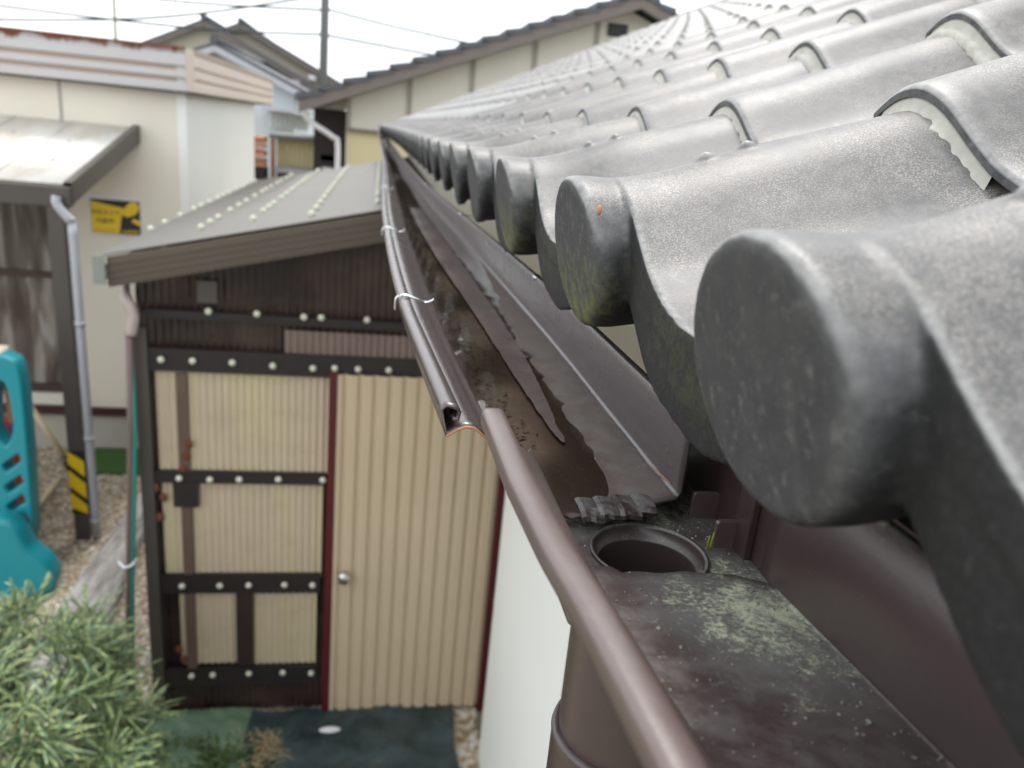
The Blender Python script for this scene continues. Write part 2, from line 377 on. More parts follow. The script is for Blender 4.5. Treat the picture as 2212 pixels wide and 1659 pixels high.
def beam_mat():
    t=NT('weathered_timber'); v=t.coord('World',(9,1,9)); n=t.noise(v,4,6,.7); c=t.ramp(n,[(.3,(.13,.12,.11)),(.5,(.34,.32,.30)),(.7,(.52,.50,.47))]); t.set(c,.9); t.bump(n,.8,.02); return t.m
M['beam']=beam_mat()
def leaf_mat(name,a,b,c3):
    t=NT(name); v=t.coord('World'); n=t.noise(v,55,1,0); n2=t.noise(v,3.5,3); c=t.ramp(n,[(.3,a),(.5,b),(.7,c3)]); c=t.mix(t.math('MULTIPLY',n2,.25),c,tuple(x*.5 for x in a))
    t.set(c,.42,0,.45); 
    try: t.b.inputs['Transmission Weight'].default_value=0; t.b.inputs['Subsurface Weight'].default_value=.0
    except Exception: pass
    return t.m
M['leaf']=leaf_mat('podocarp_leaf',(.085,.150,.075),(.18,.27,.13),(.40,.45,.17)); M['weed']=leaf_mat('weed_leaf',(.035,.07,.022),(.07,.12,.03),(.14,.19,.05))
M['bark']=simple('bark',(.085,.06,.042),.9,.3,30,0,.4,90)
M['hose']=simple('teal_hose',(.015,.20,.17),.4); M['drain']=simple('mauve_brown_pipe',(.14,.092,.085),.4,.12,5); M['pinkpvc']=simple('pink_grey_elbow',(.42,.34,.32),.35,.1,8)
M['roofgrey']=simple('grey_roof_tiles',(.075,.080,.088),.5,.2,20); M['bargeboard']=simple('brown_grey_bargeboard',(.15,.125,.11),.5,.1,4)
M['hwall']=simple('pale_grey_gable',(.60,.57,.50),.7,.04,2); M['hwall_y']=simple('straw_siding',(.62,.55,.33),.7,.06,3); M['beigewall']=simple('beige_render',(.52,.48,.38),.8,.06,2); M['bluewhite']=simple('cool_white_render',(.60,.65,.68),.7,.05,2)
M['polec']=simple('concrete_pole',(.13,.13,.125),.8,.15,8); M['wire']=simple('cable',(.07,.075,.08),.8)
M['wood_o']=simple('orange_timber',(.50,.22,.12),.6,.3,20); M['dark']=simple('dark_recess',(.02,.013,.013),.8)
M['broom']=simple('bamboo_handle',(.62,.52,.33),.5,.15,12)
M['moss']=simple('green_tape',(.10,.14,.05),.7,.5,200)

# =====================================================================
# OUR ROOF: eave tiles with round end discs, upper courses, ridge
# =====================================================================
def bend(Y): return -.0018*Y*Y
PT=[(-.034,-.014),(-.028,-.009),(-.018,-.003),(-.006,-.0003),(.004,-.0003),(.015,-.003),(.032,-.011),(.051,-.0245),(.076,-.041),(.101,-.051),(.13,-.056),(.16,-.056),(.19,-.050),(.22,-.040),(.25,-.027)]
def P(t): return float(np.interp(t,[p[0] for p in PT],[p[1] for p in PT]))
_ts=np.linspace(-.034,.25,80); _pv=np.array([P(t) for t in _ts])
for _ in range(4): _pv[1:-1]=(_pv[:-2]+2*_pv[1:-1]+_pv[2:])/4
def P(t): return float(np.interp(t,_ts,_pv))
EC=[(0,0),(.02,.0004),(.04,.003),(.06,.0088),(.079,.0165),(.104,.0255),(.145,.038),(.197,.0540),(.30,.089)]
_ex=np.linspace(0,.30,61); _ez=np.interp(_ex,[a for a,b in EC],[b for a,b in EC])
for _ in range(6): _ez[1:-1]=(_ez[:-2]+2*_ez[1:-1]+_ez[2:])/4
def EZ(x): return float(np.interp(x,_ex,_ez))
def eave_mesh(voxel):
    m=MB()
    TH=.015
    # shell
    xs=[.027]+list(np.linspace(.035,.285,36)); tt=list(np.linspace(-.034,.25,56))
    def shell(xs,tt):
        top=[[m.bm.verts.new((x,-t,EZ(x)+P(t))) for t in tt] for x in xs]
        bot=[[m.bm.verts.new((x,-t,EZ(x)+P(t)-TH)) for t in tt] for x in xs]
        n,k=len(xs),len(tt)
        for i in range(n-1):
            for j in range(k-1):
                m.bm.faces.new((top[i][j],top[i][j+1],top[i+1][j+1],top[i+1][j])); m.bm.faces.new((bot[i][j],bot[i+1][j],bot[i+1][j+1],bot[i][j+1]))
        for i in range(n-1):
            m.bm.faces.new((top[i][0],top[i+1][0],bot[i+1][0],bot[i][0])); m.bm.faces.new((top[i][-1],bot[i][-1],bot[i+1][-1],top[i+1][-1]))
        for j in range(k-1):
            m.bm.faces.new((top[0][j],bot[0][j],bot[0][j+1],top[0][j+1])); m.bm.faces.new((top[-1][j],top[-1][j+1],bot[-1][j+1],bot[-1][j]))
    shell(xs,tt)
    # apron
    ta=list(np.linspace(.034,.25,44)); x0,x1=.027,.042
    A=[[ (x0,-t,EZ(.03)+P(t)-.0005),(x0+.0015,-t,EZ(.03)+P(t)-.030),(x0+.004,-t,EZ(.03)+P(t)-.047-.0008*math.sin(t*90)),(x1,-t,EZ(.03)+P(t)-.046),(x1,-t,EZ(.03)+P(t)-.0015)] for t in ta]
    V=m.grid(A,closed=True); m.bm.faces.new(V[0][::-1]); m.bm.faces.new(V[-1])
    # disc and neck: axis leans with the roof pitch
    r=.042; n=48; cz=-.0435; rows=[]
    tilt=.20
    for xx,rr in ((0,.0395),(.0014,.0422),(.0045,.0434),(.016,.0434),(.03,.0422),(.048,.0405)):
        row=[]
        for k in range(n):
            a=2*math.pi*k/n; dz=rr*math.sin(a); dy=rr*math.cos(a)*1.20+.007
            row.append((xx-dz*tilt+.0087,dy,cz+dz+(EZ(max(xx,0))*.9)))
        rows.append(row)
    V=m.grid(rows,closed=True); m.bm.faces.new(V[0]); m.bm.faces.new(V[-1][::-1])
    # two small nubs on the crest
    for xx in (.080,.104): m.ball((xx,.0005,EZ(xx)+.0003),.0042,(1.1,1.1,.85),10,8)
    me=bpy.data.meshes.new('eave'); bmesh.ops.recalc_face_normals(m.bm,faces=m.bm.faces); m.bm.to_mesh(me); m.bm.free()
    o=bpy.data.objects.new('tmp',me); COL.objects.link(o)
    md=o.modifiers.new('r','REMESH'); md.mode='VOXEL'; md.voxel_size=voxel; md.use_smooth_shade=True
    ms=o.modifiers.new('s','SMOOTH'); ms.factor=.5; ms.iterations=3
    dg=bpy.context.evaluated_depsgraph_get(); res=bpy.data.meshes.new_from_object(o.evaluated_get(dg))
    bpy.data.objects.remove(o)
    for p in res.polygons: p.use_smooth=True
    return res
SL=.373
def tile_arrays(nx,ntt,TH=.0068):
    """ordinary S-tile; local origin = crest at the nose"""
    xs=[0,.0012,.0035]+list(np.linspace(.012,.285,nx)); drop=[.0026,.0008,0]+[0]*nx
    tt=np.linspace(-.034,.25,ntt); V=[];F=[]
    for x,d in zip(xs,drop):
        for t in tt: V.append((x,-t,SL*x+P(t)-d))
    nb=len(V)
    for x in xs:
        for t in tt: V.append((x,-t,SL*x+P(t)-TH))
    n,k=len(xs),ntt; sm=[]
    for i in range(n-1):
        for j in range(k-1):
            a=i*k+j; F.append((a,a+1,a+k+1,a+k)); sm.append(True); a+=nb; F.append((a,a+k,a+k+1,a+1)); sm.append(True)
    for j in range(k-1): F.append((j,nb+j,nb+j+1,j+1)); sm.append(False); q=(n-1)*k+j; F.append((q,q+1,nb+q+1,nb+q)); sm.append(False)
    for i in range(n-1):
        a=i*k; F.append((a,a+k,nb+a+k,nb+a)); sm.append(False); a+=k-1; F.append((a,nb+a,nb+a+k,a+k)); sm.append(False)
    return V,F,sm
def mesh_from(name,V,F,sm,mat):
    me=bpy.data.meshes.new(name); me.from_pydata(V,[],F); me.polygons.foreach_set('use_smooth',sm); me.materials.append(mat)
    bm=bmesh.new(); bm.from_mesh(me); bmesh.ops.recalc_face_normals(bm,faces=bm.faces); bm.to_mesh(me); bm.free(); return me
def sealant_mesh(seed):
    rr=random.Random(seed); tt=np.linspace(-.026,.06+rr.random()*.07,46); m=MB(); rows=[]
    n0=rr.random()*50
    for i,t in enumerate(tt):
        e=min(1,(i+1)/4,(len(tt)-i)/5)
        j=.0022*noise.noise((t*150+n0,0,0))+.0035*noise.noise((t*35+n0,3,0))
        jt=.0016*noise.noise((t*200+n0,5,0))
        rows.append([(.004,-t,P(t)-.0050+jt),(.0012,-t,P(t)-.0062+jt),(.0000,-t,P(t)-.0100),(-.0016-j*e,-t,P(t)-.0150),(-.0050-(j+.002)*e,-t,P(t)-.0175),(-.008-j,-t,P(t)-.024)])
    m.grid(rows); 
    me=bpy.data.meshes.new('sealant'); bmesh.ops.recalc_face_normals(m.bm,faces=m.bm.faces); m.bm.to_mesh(me); m.bm.free(); me.materials.append(M['seal']); return me
house=thing('tiled_house','low house in the foreground with dark grey glazed wave tiles and a white wall','house',(0,0,0))
PITCH=.2645; NCOL=34; NROW=16
def colY(k): return .438+PITCH*(k-1)+(.027 if k==0 else 0)
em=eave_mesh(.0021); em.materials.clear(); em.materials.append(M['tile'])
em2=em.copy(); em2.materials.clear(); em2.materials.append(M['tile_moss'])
for k in range(NCOL):
    Y=colY(k); o=bpy.data.objects.new('eave_tile',em2 if k in (1,2) else em); COL.objects.link(o); o.parent=house
    o.location=(.105+bend(Y)+random.uniform(-.001,.001),Y,ZC-.018+random.uniform(-.0008,.0008)); o.rotation_euler=(R(random.uniform(-.4,.4)),0,R(random.uniform(-.4,.4)))
    if k==1: o['label']='eave tile with moss and an orange chip on its round end'
STEP_X,STEP_Z=.206,.0950
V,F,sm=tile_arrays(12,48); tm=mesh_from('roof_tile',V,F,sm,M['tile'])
seals=[sealant_mesh(i) for i in range(5)]
pos=[]
for r_ in range(NROW):
    for k in range(NCOL):
        Y=colY(k); X=.306+STEP_X*r_+bend(Y); Z=ZC+.0515+STEP_Z*r_
        pos.append((math.dist((X,Y,Z),(0,0,ZC)),X,Y,Z,r_,k))
vis=sorted([p for p in pos if p[2]>.25+.9*(p[1]-.3)*.0+ .42*p[1]])   # tiles that can fall inside the frame
indiv=set(vis[:66])
Vl,Fl,sl_=tile_arrays(3,18); Vl=np.array(Vl); allV=[];allF=[];allS=[]; off=0
sV=[];sF=[];so_=0
for p in pos:
    d,X,Y,Z,r_,k=p; jx,jz=random.uniform(-.0012,.0012),random.uniform(-.0009,.0009)
    if p in indiv:
        o=bpy.data.objects.new('roof_tile',tm); COL.objects.link(o); o.parent=house; o.location=(X+jx,Y,Z+jz); o.rotation_euler=(R(random.uniform(-.5,.5)),R(random.uniform(-.3,.3)),R(random.uniform(-.4,.4)))
        s_=bpy.data.objects.new('sealant',seals[random.randrange(5)]); COL.objects.link(s_); s_.parent=o
    else:
        if Y<-.1: continue
        allV.append(Vl+np.array((X+jx,Y,Z+jz))); allF+= [tuple(i+off for i in f) for f in Fl]; allS+=sl_; off+=len(Vl)
        q=seals[(k+r_)%5]; vv=np.array([v.co[:] for v in q.vertices])+np.array((X,Y,Z)); sV.append(vv); sF+=[tuple(i+so_ for i in f.vertices) for f in q.polygons]; so_+=len(vv)
fm=mesh_from('tile_field',np.vstack(allV).tolist(),allF,allS,M['tile'])
fo=bpy.data.objects.new('roof_tile_field',fm); COL.objects.link(fo); fo.parent=house; tag(fo,kind='stuff')
sm_=bpy.data.meshes.new('sealant_field'); sm_.from_pydata(np.vstack(sV).tolist(),[],sF); sm_.materials.append(M['seal'])
so2=bpy.data.objects.new('sealant_field',sm_); COL.objects.link(so2); so2.parent=fo
# underlay, ridge, other slope, gable
RX=3.42; RZ=ZC+.047+.461*(RX-.306)
m=MB(); m.prism([(.16,ZC-.10),(.22,ZC-.135),(RX,RZ-.16),(RX,RZ-.10),(.3,ZC-.055)],-.6,9.1); m.build('roof_deck',M['dark'],house)
m=MB(); rows=[]
for Y in np.linspace(-.6,9.15,80):
    rows.append([(RX+.075*math.cos(a)+bend(Y),Y,RZ-.06+.065*math.sin(a)+.003*math.sin(Y*24)) for a in np.linspace(0,math.pi,9)])
m.grid(rows); m.build('ridge_cap',M['tile'],house)
m=MB(); m.prism([(RX,RZ-.05),(RX,RZ-.12),(7,ZC-.2),(7,ZC-.13)],-.6,9.1); m.build('rear_roof_slope',M['roofgrey'],house)
m=MB(); m.box(.245,.27,-.6,8.9,ZC-.27,ZC-.120); m.build('fascia_board',M['cream'],house)
m=MB(); m.box(.205,.244,-.6,8.9,ZC-.122,ZC-.085); m.build('eave_gap_shade',M['dark'],house)  # dark strip added to stand in for the shade between the discs
m=MB(); m.box(.27,.86,-.6,8.9,ZC-.27,ZC-.255); m.build('soffit',M['cream'],house)
m=MB(); m.box(.6,6.4,1.84,3.02,0,ZC-.27); m.box(.86,6.4,3.02,8.7,0,ZC-.27); m.box(.7,6.4,-.6,1.84,0,ZC-.27); m.build('wall',M['whitewall'],house)
wf=MB(); wf.box(.60,.70,1.79,1.838,.4,ZC-.3); wf.box(.60,.66,-.5,1.79,ZC-.5,ZC-.3); wf.box(.60,.66,-.5,1.79,.4,.5); wf=wf.build('window_frame',M['darkgreen'],house)
m=MB(); m.box(.645,.655,-.5,1.79,.5,ZC-.5); m.build('pane',simple('dark_window_glass',(.02,.024,.025),.08),wf)
m=MB(); m.prism([(.86,ZC-.3),(6.4,ZC-.3),(RX,RZ-.2)],8.6,8.7); m.build('gable_wall',M['whitewall'],house)
# chipped spot on the mossy disc, lime speck on the near one
m=MB(); m.ball((.1125,.3945,ZC-.0325),.0017,(.8,1.1,1.7),7,5); m.build('chip',M['wood_o'],house)

# =====================================================================
# GUTTER
# =====================================================================
KY=[.30,.40,.55,.70,1.0,1.6,2.6,4.3,6.5,9.0]
rimX=[.002,0,-.010,-.019,-.027,-.033,-.031,-.028,-.051,-.091]; rimZ=[.0,0,-.001,-.003,-.005,-.018,-.035,-.05,-.02,.043]
bkX=[0,0,0,0,-.001,-.004,-.017,-.035,-.075,-.146]; bkZ=[0,0,-.001,-.002,-.009,-.025,-.046,-.06,-.032,.03]
def sm_interp(y,ys): 
    # smoothed piecewise-linear
    w=.12*max(y,.3); return float(np.mean([np.interp(y+d,KY,ys) for d in (-w,-w/2,0,w/2,w)])) if y>.46 else float(np.interp(y,KY,ys))
PR=[(.0455,-.153),(.0485,-.1538),(.0492,-.149),(.0475,-.147),(.0415,-.1455),(.039,-.148),(.0425,-.1635),(.0455,-.1612),(.048,-.1595),(.053,-.1575),(.058,-.158),(.065,-.164),(.0705,-.173),(.077,-.183),(.088,-.1895)]
PR2=[(x,-.1905+(x-.10)*.0085/.07) for x in np.linspace(.10,.168,26)]
PR3=[(.170,-.179),(.170,-.165),(.1705,-.150),(.1705,-.139),(.1735,-.1365)]
PROF=PR+PR2+PR3
def gut(pt,Y):
    x,z=pt; w=min(1,max(0,(x-.045)/.125)); w=w*w*(3-2*w)
    X=x+(1-w)*sm_interp(Y,rimX)+w*sm_interp(Y,bkX); Z=z+(1-w)*sm_interp(Y,rimZ)+w*sm_interp(Y,bkZ)
    if .098<x<.169: Z+=.0009*(noise.noise((X*40,Y*22,0))+.5*noise.noise((X*90,Y*60,3)))*min(1,(x-.098)/.01,(.169-x)/.01)*float(np.interp(Y,[.7,1.0],[1,.15]))
    return X,Z
Ys=list(np.arange(0,.9,.007))+list(np.arange(.9,2.2,.03))+list(np.arange(2.2,8.31,.15))
def ystart(x): return float(np.interp(x,[.045,.07,.088,.105,.17,.175],[.400,.400,.385,.350,.362,.374]))
gutter=thing('rain_gutter','long sagging dark brown eaves gutter holding dirty water, its cut end by the outlet','rain gutter',(.1,.4,ZC-.19))
m=MB(); rows=[]
for s in Ys:
    row=[]
    for pt in PROF:
        Y=ystart(pt[0])+s*(9.0-ystart(pt[0]))/8.3*1.0 if s>0 else ystart(pt[0])
        X,Z=gut(pt,max(Y,.4) if pt[0]<.08 else Y)
        if pt[0]>.1 and Y<.40: Z+= .0012*(.40-Y)/.04
        row.append((X,Y,ZC+Z))
    rows.append(row)
m.grid(rows); m.build('trough',M['gfloor'],gutter,solid=.0016,offset=0)
# crease in the sagging floor that stands clear of the water
# raw cut edges
m=MB()
ce=[]
for pt in PROF[6:15]:
    X,Z=gut(pt,.4); ce.append((X,ystart(pt[0])-.0006,ZC+Z))
m.tube(ce,.0008,6); m.build('cut_edge',M['copper'],gutter)
# end cap far away
m=MB(); m.grid([[(gut(p,9.)[0],9.0,ZC+gut(p,9.)[1]) for p in PROF[6:-1]],[(gut(p,9.)[0],9.0,ZC+gut((p[0],-.15),9.)[1]) for p in PROF[6:-1]]]); m.build('end_cap',M['brown'],gutter,solid=.002)
# hangers clipped over the rim
for Y in (.69,1.22,2.3,4.0,6.0):
    X,Z=gut((.044,-.1455),Y); m=MB(); 
    pts=smooth_path([(X-.008,Y,ZC+Z-.012),(X-.0075,Y,ZC+Z-.001),(X-.001,Y,ZC+Z+.0022),(X+.010,Y,ZC+Z-.0005),(X+.019,Y+.002,ZC+Z-.004),(X+.0265,Y+.002,ZC+Z-.001)],5)
    m.tube(pts,.0011,8); m.build('rim_clip',M['steel'],gutter)
for Y in (.81,1.6,2.7):
    X,Z=gut((.1705,-.139),Y); m=MB(); m.ball((X+.001,Y,ZC+Z+.0005),.0048,(1,1,.75),14,10); m.tube([(X,Y,ZC+Z),(X+.03,Y,ZC+Z-.004)],.0016,8); m.build('hook_bolt',M['steel'],gutter)
# standing water
water_rows=[]; m=MB()
for Y in list(np.arange(.352,1.2,.012))+list(np.arange(1.2,8.9,.15)):
    a=gut((.090,-.1870),Y); b=gut((.150,-.1870),Y); lv=.5*(gut((.10,-.187),Y)[1]+gut((.15,-.187),Y)[1])
    zz=min(a[1],b[1]); base=gut((.133,0),Y)[1]-.18490+float(np.interp(Y,[.7,1.3],[0,.0024]))
    row=[(x+ (a[0]-.090)*(1-(x-.082)/.078)+(b[0]-.15)*((x-.082)/.078),Y,ZC+base) for x in np.linspace(.082,.1695,8)]
    water_rows.append(row)
m.grid(water_rows); wo=m.build('puddle',M['water'],None); tag(wo,'shallow brown rainwater lying in the sagging gutter','puddle')
LS=[(2.3,.083,.117),(1.72,.086,.122),(1.25,.093,.129),(1.06,.099,.131),(.77,.109,.134),(.61,.1135,.133),(.51,.1175,.128),(.46,.1205,.1252),(.447,.1225,.1238)]  # outline of a pale stripe mesh standing in for a reflection in the water
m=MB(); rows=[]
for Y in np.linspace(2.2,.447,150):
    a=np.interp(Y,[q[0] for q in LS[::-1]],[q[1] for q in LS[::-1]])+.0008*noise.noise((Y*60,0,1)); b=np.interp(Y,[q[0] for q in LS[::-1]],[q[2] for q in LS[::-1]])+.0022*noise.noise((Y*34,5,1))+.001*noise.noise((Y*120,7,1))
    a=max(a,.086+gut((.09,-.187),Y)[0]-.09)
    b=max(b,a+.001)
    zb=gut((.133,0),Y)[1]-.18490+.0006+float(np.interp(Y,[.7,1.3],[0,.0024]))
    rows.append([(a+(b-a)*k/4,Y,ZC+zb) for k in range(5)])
m.grid(rows); o=m.build('reflection_stripe',simple('pale_reflection_stripe',(.125,.098,.090),.25,.2,60,0,.2,200,'World'),None); tag(o,'pale tapering stripe painted as a reflection on the water along the gutter','painted reflection',kind=None)
# leaf litter and silt in the gutter
m=MB()
for i in range(1500):
    Y=.44+abs(random.gauss(0,1))*.75; 
    if Y>4: continue
    x=.088+abs(random.gauss(0,.010)); X,Z=gut((x,-.1885),Y); s=random.uniform(.0006,.0022)*(1+Y*.6)
    q=Matrix.Rotation(random.random()*6.28,3,'Z')@Matrix.Rotation(random.uniform(-.5,.5),3,'X')
    c=Vector((X,Y,ZC+Z+random.uniform(.0005,.003)))
    pts=[c+q@Vector(v) for v in ((-s,0,0),(0,-s*.4,s*.1),(s,0,0),(0,s*.4,s*.15))]
    m.bm.faces.new([m.bm.verts.new(p) for p in pts])
lo=m.build('leaf_litter',simple('silt_flakes',(.05,.04,.026),.8,.5,300),None,norm=False); tag(lo,'dark silt and leaf crumbs along the front of the gutter','debris',kind='stuff')

# ---- outlet box with the drain hole
box=thing('outlet_box','brown gutter outlet box with a round drain hole, crusted with pale green lichen','gutter outlet',(.142,.328,ZC-.195))
FZ=ZC-.1945; HC=(.1415,.326); HR=.0288
me=curve_mesh(rrect(.088,.1943,.272,.455,.002),[circ(HC[0],HC[1],HR,48)],.003,.0006,lambda a,b,c:Vector((a,b,FZ+c-.0015)))
link_mesh(me,'floor_plate',M['brown_lichen'],box)
m=MB(); m.lathe([(HR+.0012,FZ+.0012),(HR+.0002,FZ+.0014),(HR-.0004,FZ-.0002),(HR-.0008,FZ-.0050),(HR-.0034,FZ-.0058),(HR-.0036,FZ-.0068),(HR-.0042,FZ-.019),(HR-.0040,FZ-.06),(HR-.004,FZ-.2)],HC,64); m.build('drain_throat',M['brown_lichen'],box,norm=False,solid=.001)
m=MB(); m.box(.1945,.1965,.20,.455,FZ,ZC-.122); m.build('back_plate',M['brown'],box)
for x0,x1,y,z1 in ((.1795,.1945,.366,ZC-.1790),(.1795,.1945,.3335,ZC-.1795)):
    me=curve_mesh(rrect(x0,x1,FZ-.001,z1,.002),[],.0030,.0006,lambda a,b,c:Vector((a,y+c,b))); link_mesh(me,'tab',M['brown_clean'],box)
m=MB(); m.box(.190,.1942,.3200,.3350,FZ,ZC-.150); m.build('corner_rib',M['brown'],box,bevel=.0006)
# peeled layered tape between trough and box
m=MB()
for i,(x0,x1,dy) in enumerate(((.111,.124,.0),(.121,.134,.001),(.132,.144,-.001),(.142,.153,.001))):
    z=ZC-.1835+i*.0009-.0005
    rows=[]
    for yy,dz in ((.366,.0006),(.358+dy,.0008),(.352+dy,.0002),(.3485+dy,-.0016),(.347+dy+.0006*i,-.0036)):
        rows.append([(x,yy+.0015*noise.noise((x*300,i,yy*50)),z+dz-.001+.0006*math.sin((x-x0)*400)+(x-x0)*.05) for x in np.linspace(x0,x1,6)])
    m.grid(rows,smooth=False)
m.build('peeled_tape',M['brown_dust'],box,solid=.0009)
m=MB(); m.box(.132,.152,.3600,.3615,FZ,FZ+.0045); m.build('floor_lip',M['brown_dust'],box,bevel=.0004)
# ---- short near length running under the camera
near=thing('rain_gutter','near brown length of eaves gutter whose rounded rim runs close past the lens','rain gutter',(.1,.2,ZC-.19))
def nz_(Y): return (Y-.3)*-.080           # the near length falls towards the outlet
def nrx(Y): return float(np.interp(Y,[-.2,.137,.205,.24,.30,.385],[.0805,.0765,.0725,.0690,.0660,.0655]))
def rim_sec(Y):
    cx,cz=nrx(Y),ZC-.1450+nz_(Y)*.25; wv,hv=.0066,.0058
    return [(cx+math.copysign(abs(math.cos(a))**.62,math.cos(a))*wv,Y,cz+math.copysign(abs(math.sin(a))**.62,math.sin(a))*hv) for a in np.linspace(0,2*math.pi,29)[:-1]]
m=MB(); rows=[]
c0=rim_sec(.387); cc=Vector((nrx(.387),.387,ZC-.146))
rows.append([tuple(cc+(Vector(p)-cc)*.80+Vector((0,.0015,-.0006))) for p in c0]); rows.append([tuple(cc+(Vector(p)-cc)*.95+Vector((0,.0008,0))) for p in c0])
for Y in np.linspace(.385,-.25,60): rows.append(rim_sec(Y))
V=m.grid(rows,closed=True); m.bm.faces.new(V[0]); m.bm.faces.new(V[-1][::-1]); m.build('rim',M['brown_clean'],near)
m=MB(); rows=[]
for Y in np.linspace(-.25,.40,50):
    x=nrx(min(Y,.385)); zf=ZC-.1915+nz_(min(Y,.30)); zr=ZC-.148; e=0 if Y<.37 else (Y-.37)*.5
    rows.append([(x+.003,Y,zr),(x+.0075,Y,zr-.0055-e),(x+.014,Y,zr-.0080-e),(x+.021,Y,zr-.0135-e),(x+.026,Y,zr-.022),(x+.029,Y,zr-.032),(x+.033,Y,zf+.004),(x+.037,Y,zf)])
m.grid(rows); m.build('front_wall',M['brown_clean'],near,solid=.0014)
m=MB(); rows=[]
for i,Y in enumerate(np.linspace(-.25,.302,50)):
    row=[]
    for x in np.linspace(.100,.190,24):
        yy=Y
        if i>=48: yy=Y+(.006 if x<.118 else 0)+.0008*math.sin(x*260)-(max(0,x-.165))*.35
        row.append((x,yy,ZC-.1905+nz_(Y)))
    rows.append(row+[(.1902,Y,ZC-.1895+nz_(Y)),(.1905,Y,ZC-.165+nz_(Y)),(.191,Y,ZC-.128+nz_(Y)*.3),(.194,Y,ZC-.126+nz_(Y)*.3)])
m.grid(rows); m.build('trough',M['brown_lichen'],near,solid=.0012)
# ---- downpipe under the outlet
pipe=thing('downpipe','dark brown downpipe hanging below the drain hole, with a wider socket','downpipe',(HC[0],HC[1],0))
m=MB(); m.lathe([(.0335,FZ-.002),(.0338,FZ-.03),(.0330,ZC-.36),(.0330,.05)],HC,48); m.build('pipe',M['brown'],pipe)
m=MB(); m.lathe([(.0335,ZC-.3035),(.0366,ZC-.3035),(.0372,ZC-.3060),(.0366,ZC-.31),(.0362,ZC-.37),(.0340,ZC-.375)],HC,48); m.build('socket',M['brown'],pipe)
# weed seedling by the tab
m=MB(); m.tube([(.1765,.3305,FZ),(.1768,.3300,FZ+.006),(.1772,.3300,FZ+.0105)],[.0007,.0006,.0003],6); m.tube([(.1752,.3312,FZ),(.1755,.3308,FZ+.008)],.0004,5); o=m.build('seedling',simple('lime_shoot',(.35,.42,.03),.5),None); tag(o,'tiny yellow green shoot standing beside the drain hole','plant')

m=MB()
for i in range(420):
    y=random.uniform(.13,.455); x=random.uniform(.10,.189) if random.random()<.5 else random.gauss(.178,.008)
    if x>.1895 or x<.095 or math.hypot(x-HC[0],y-HC[1])<HR+.002: continue
    z=FZ+.0003 if y>.305 else ZC-.1896+nz_(y); q=random.uniform(.0002,.0007)*(1.6 if i%23==0 else 1)
    m.ball((x,y,z),q,(1,random.uniform(.6,1.4),.7),6,4)
o=m.build('grit',simple('pale_grit',(.32,.32,.26),.8,.6,900,0,0,60,'World'),None,norm=False); tag(o,'fine pale grit scattered round the drain hole','grit',kind='stuff')
m=MB(); m.tube([(.1655,.398,ZC-.1785),(.1670,.386,ZC-.1782),(.1685,.3745,ZC-.1776)],[.0003,.0005,.0003],6); o=m.build('pine_needle',M['copper'],None); tag(o,'orange dry needle lying in the cut end corner of the gutter','dry needle')
# =====================================================================
# SHED
# =====================================================================
def wave_sheet(m,x0,x1,z0,z1,Y,pitch,amp,kind='sine',zt=None,n=8):
    """vertical corrugated sheet facing -Y; zt(x) optional top line"""
    xs=np.arange(x0,x1+1e-6,pitch/n); rows=[]
    def off(x):
        u=((x-x0)/pitch)%1
        if kind=='sine': return amp*math.cos(2*math.pi*u)
        return amp*float(np.interp(u,[0,.3,.42,.58,.70,1],[-1,-1,1,1,-1,-1]))
    rows.append([(x,Y+off(x),z0) for x in xs]); rows.append([(x,Y+off(x),zt(x) if zt else z1) for x in xs]); m.grid(rows,smooth=kind=='sine')
shed=thing('garden_shed','patched lean-to shed with a beige corrugated door and brown corrugated roof','shed',(-.1,3.4,0))
SF=3.40
def rz(x): return ZC-.605+.2414*(x+1.07)      # shed roof top
m=MB(); wave_sheet(m,-1.0,.66,.02,0,SF+.03,.032,.006,'sine',zt=lambda x:rz(x)-.08,n=6); m.build('front_cladding',M['polydark'],shed)
m=MB(); m.prism([(-1.0,.0),(-.985,.0),(-.985,rz(-.985)-.07),(-1.0,rz(-1)-.07)],SF+.02,7.3); m.prism([(.66,.0),(.675,.0),(.675,rz(.5)-.05),(.66,rz(.5)-.05)],SF+.02,7.3); m.prism([(-1,0),(.67,0),(.67,rz(.5)-.06),(-1,rz(-1)-.06)],7.28,7.3); m.build('side_wall',M['polydark'],shed)
for (x0,x1,z0,z1) in ((-.937,-.180,1.378,1.858),(-.932,-.205,.815,1.328),(-.875,-.612,.318,.735),(-.530,-.222,.308,.722)):
    m=MB(); wave_sheet(m,x0,x1,z0,z1,SF+.010,.032,.005,'sine',n=6); m.build('cream_panel',M['panel'],shed)
m=MB(); m.box(-.845,-.800,SF-.008,SF+.006,.30,1.85); m.build('batten',M['postbrown'],shed)
m=MB(); m.box(-.61,-.53,SF-.006,SF+.006,.31,.75); m.build('batten',M['darkwood'],shed)
m=MB(); m.box(-1.01,-.955,SF-.02,SF+.03,0.0,2.05); m.build('corner_post',M['alubrown'],shed)
for z0,z1,x1 in ((1.862,1.965,.66),(1.325,1.385,-.20),(.738,.842,-.21),(.20,.302,-.215),(2.10,2.135,.66)):
    m=MB(); m.box(-.96,x1,SF-.012,SF+.008,z0,z1); m.build('rail',M['rail'],shed)
m=MB(); m.box(-.875,-.765,SF-.018,SF-.013,1.205,1.33); m.build('patch_plate',M['rail'],shed)
m=MB(); wave_sheet(m,-.386,.66,1.945,2.07,SF+.006,.032,.005,'sine',n=6); m.build('pale_board',M['pinkwood'],shed)
m=MB(); m.box(-.747,-.665,SF-.006,SF+.012,2.175,2.27); m.build('pale_board',M['alubrown'],shed)
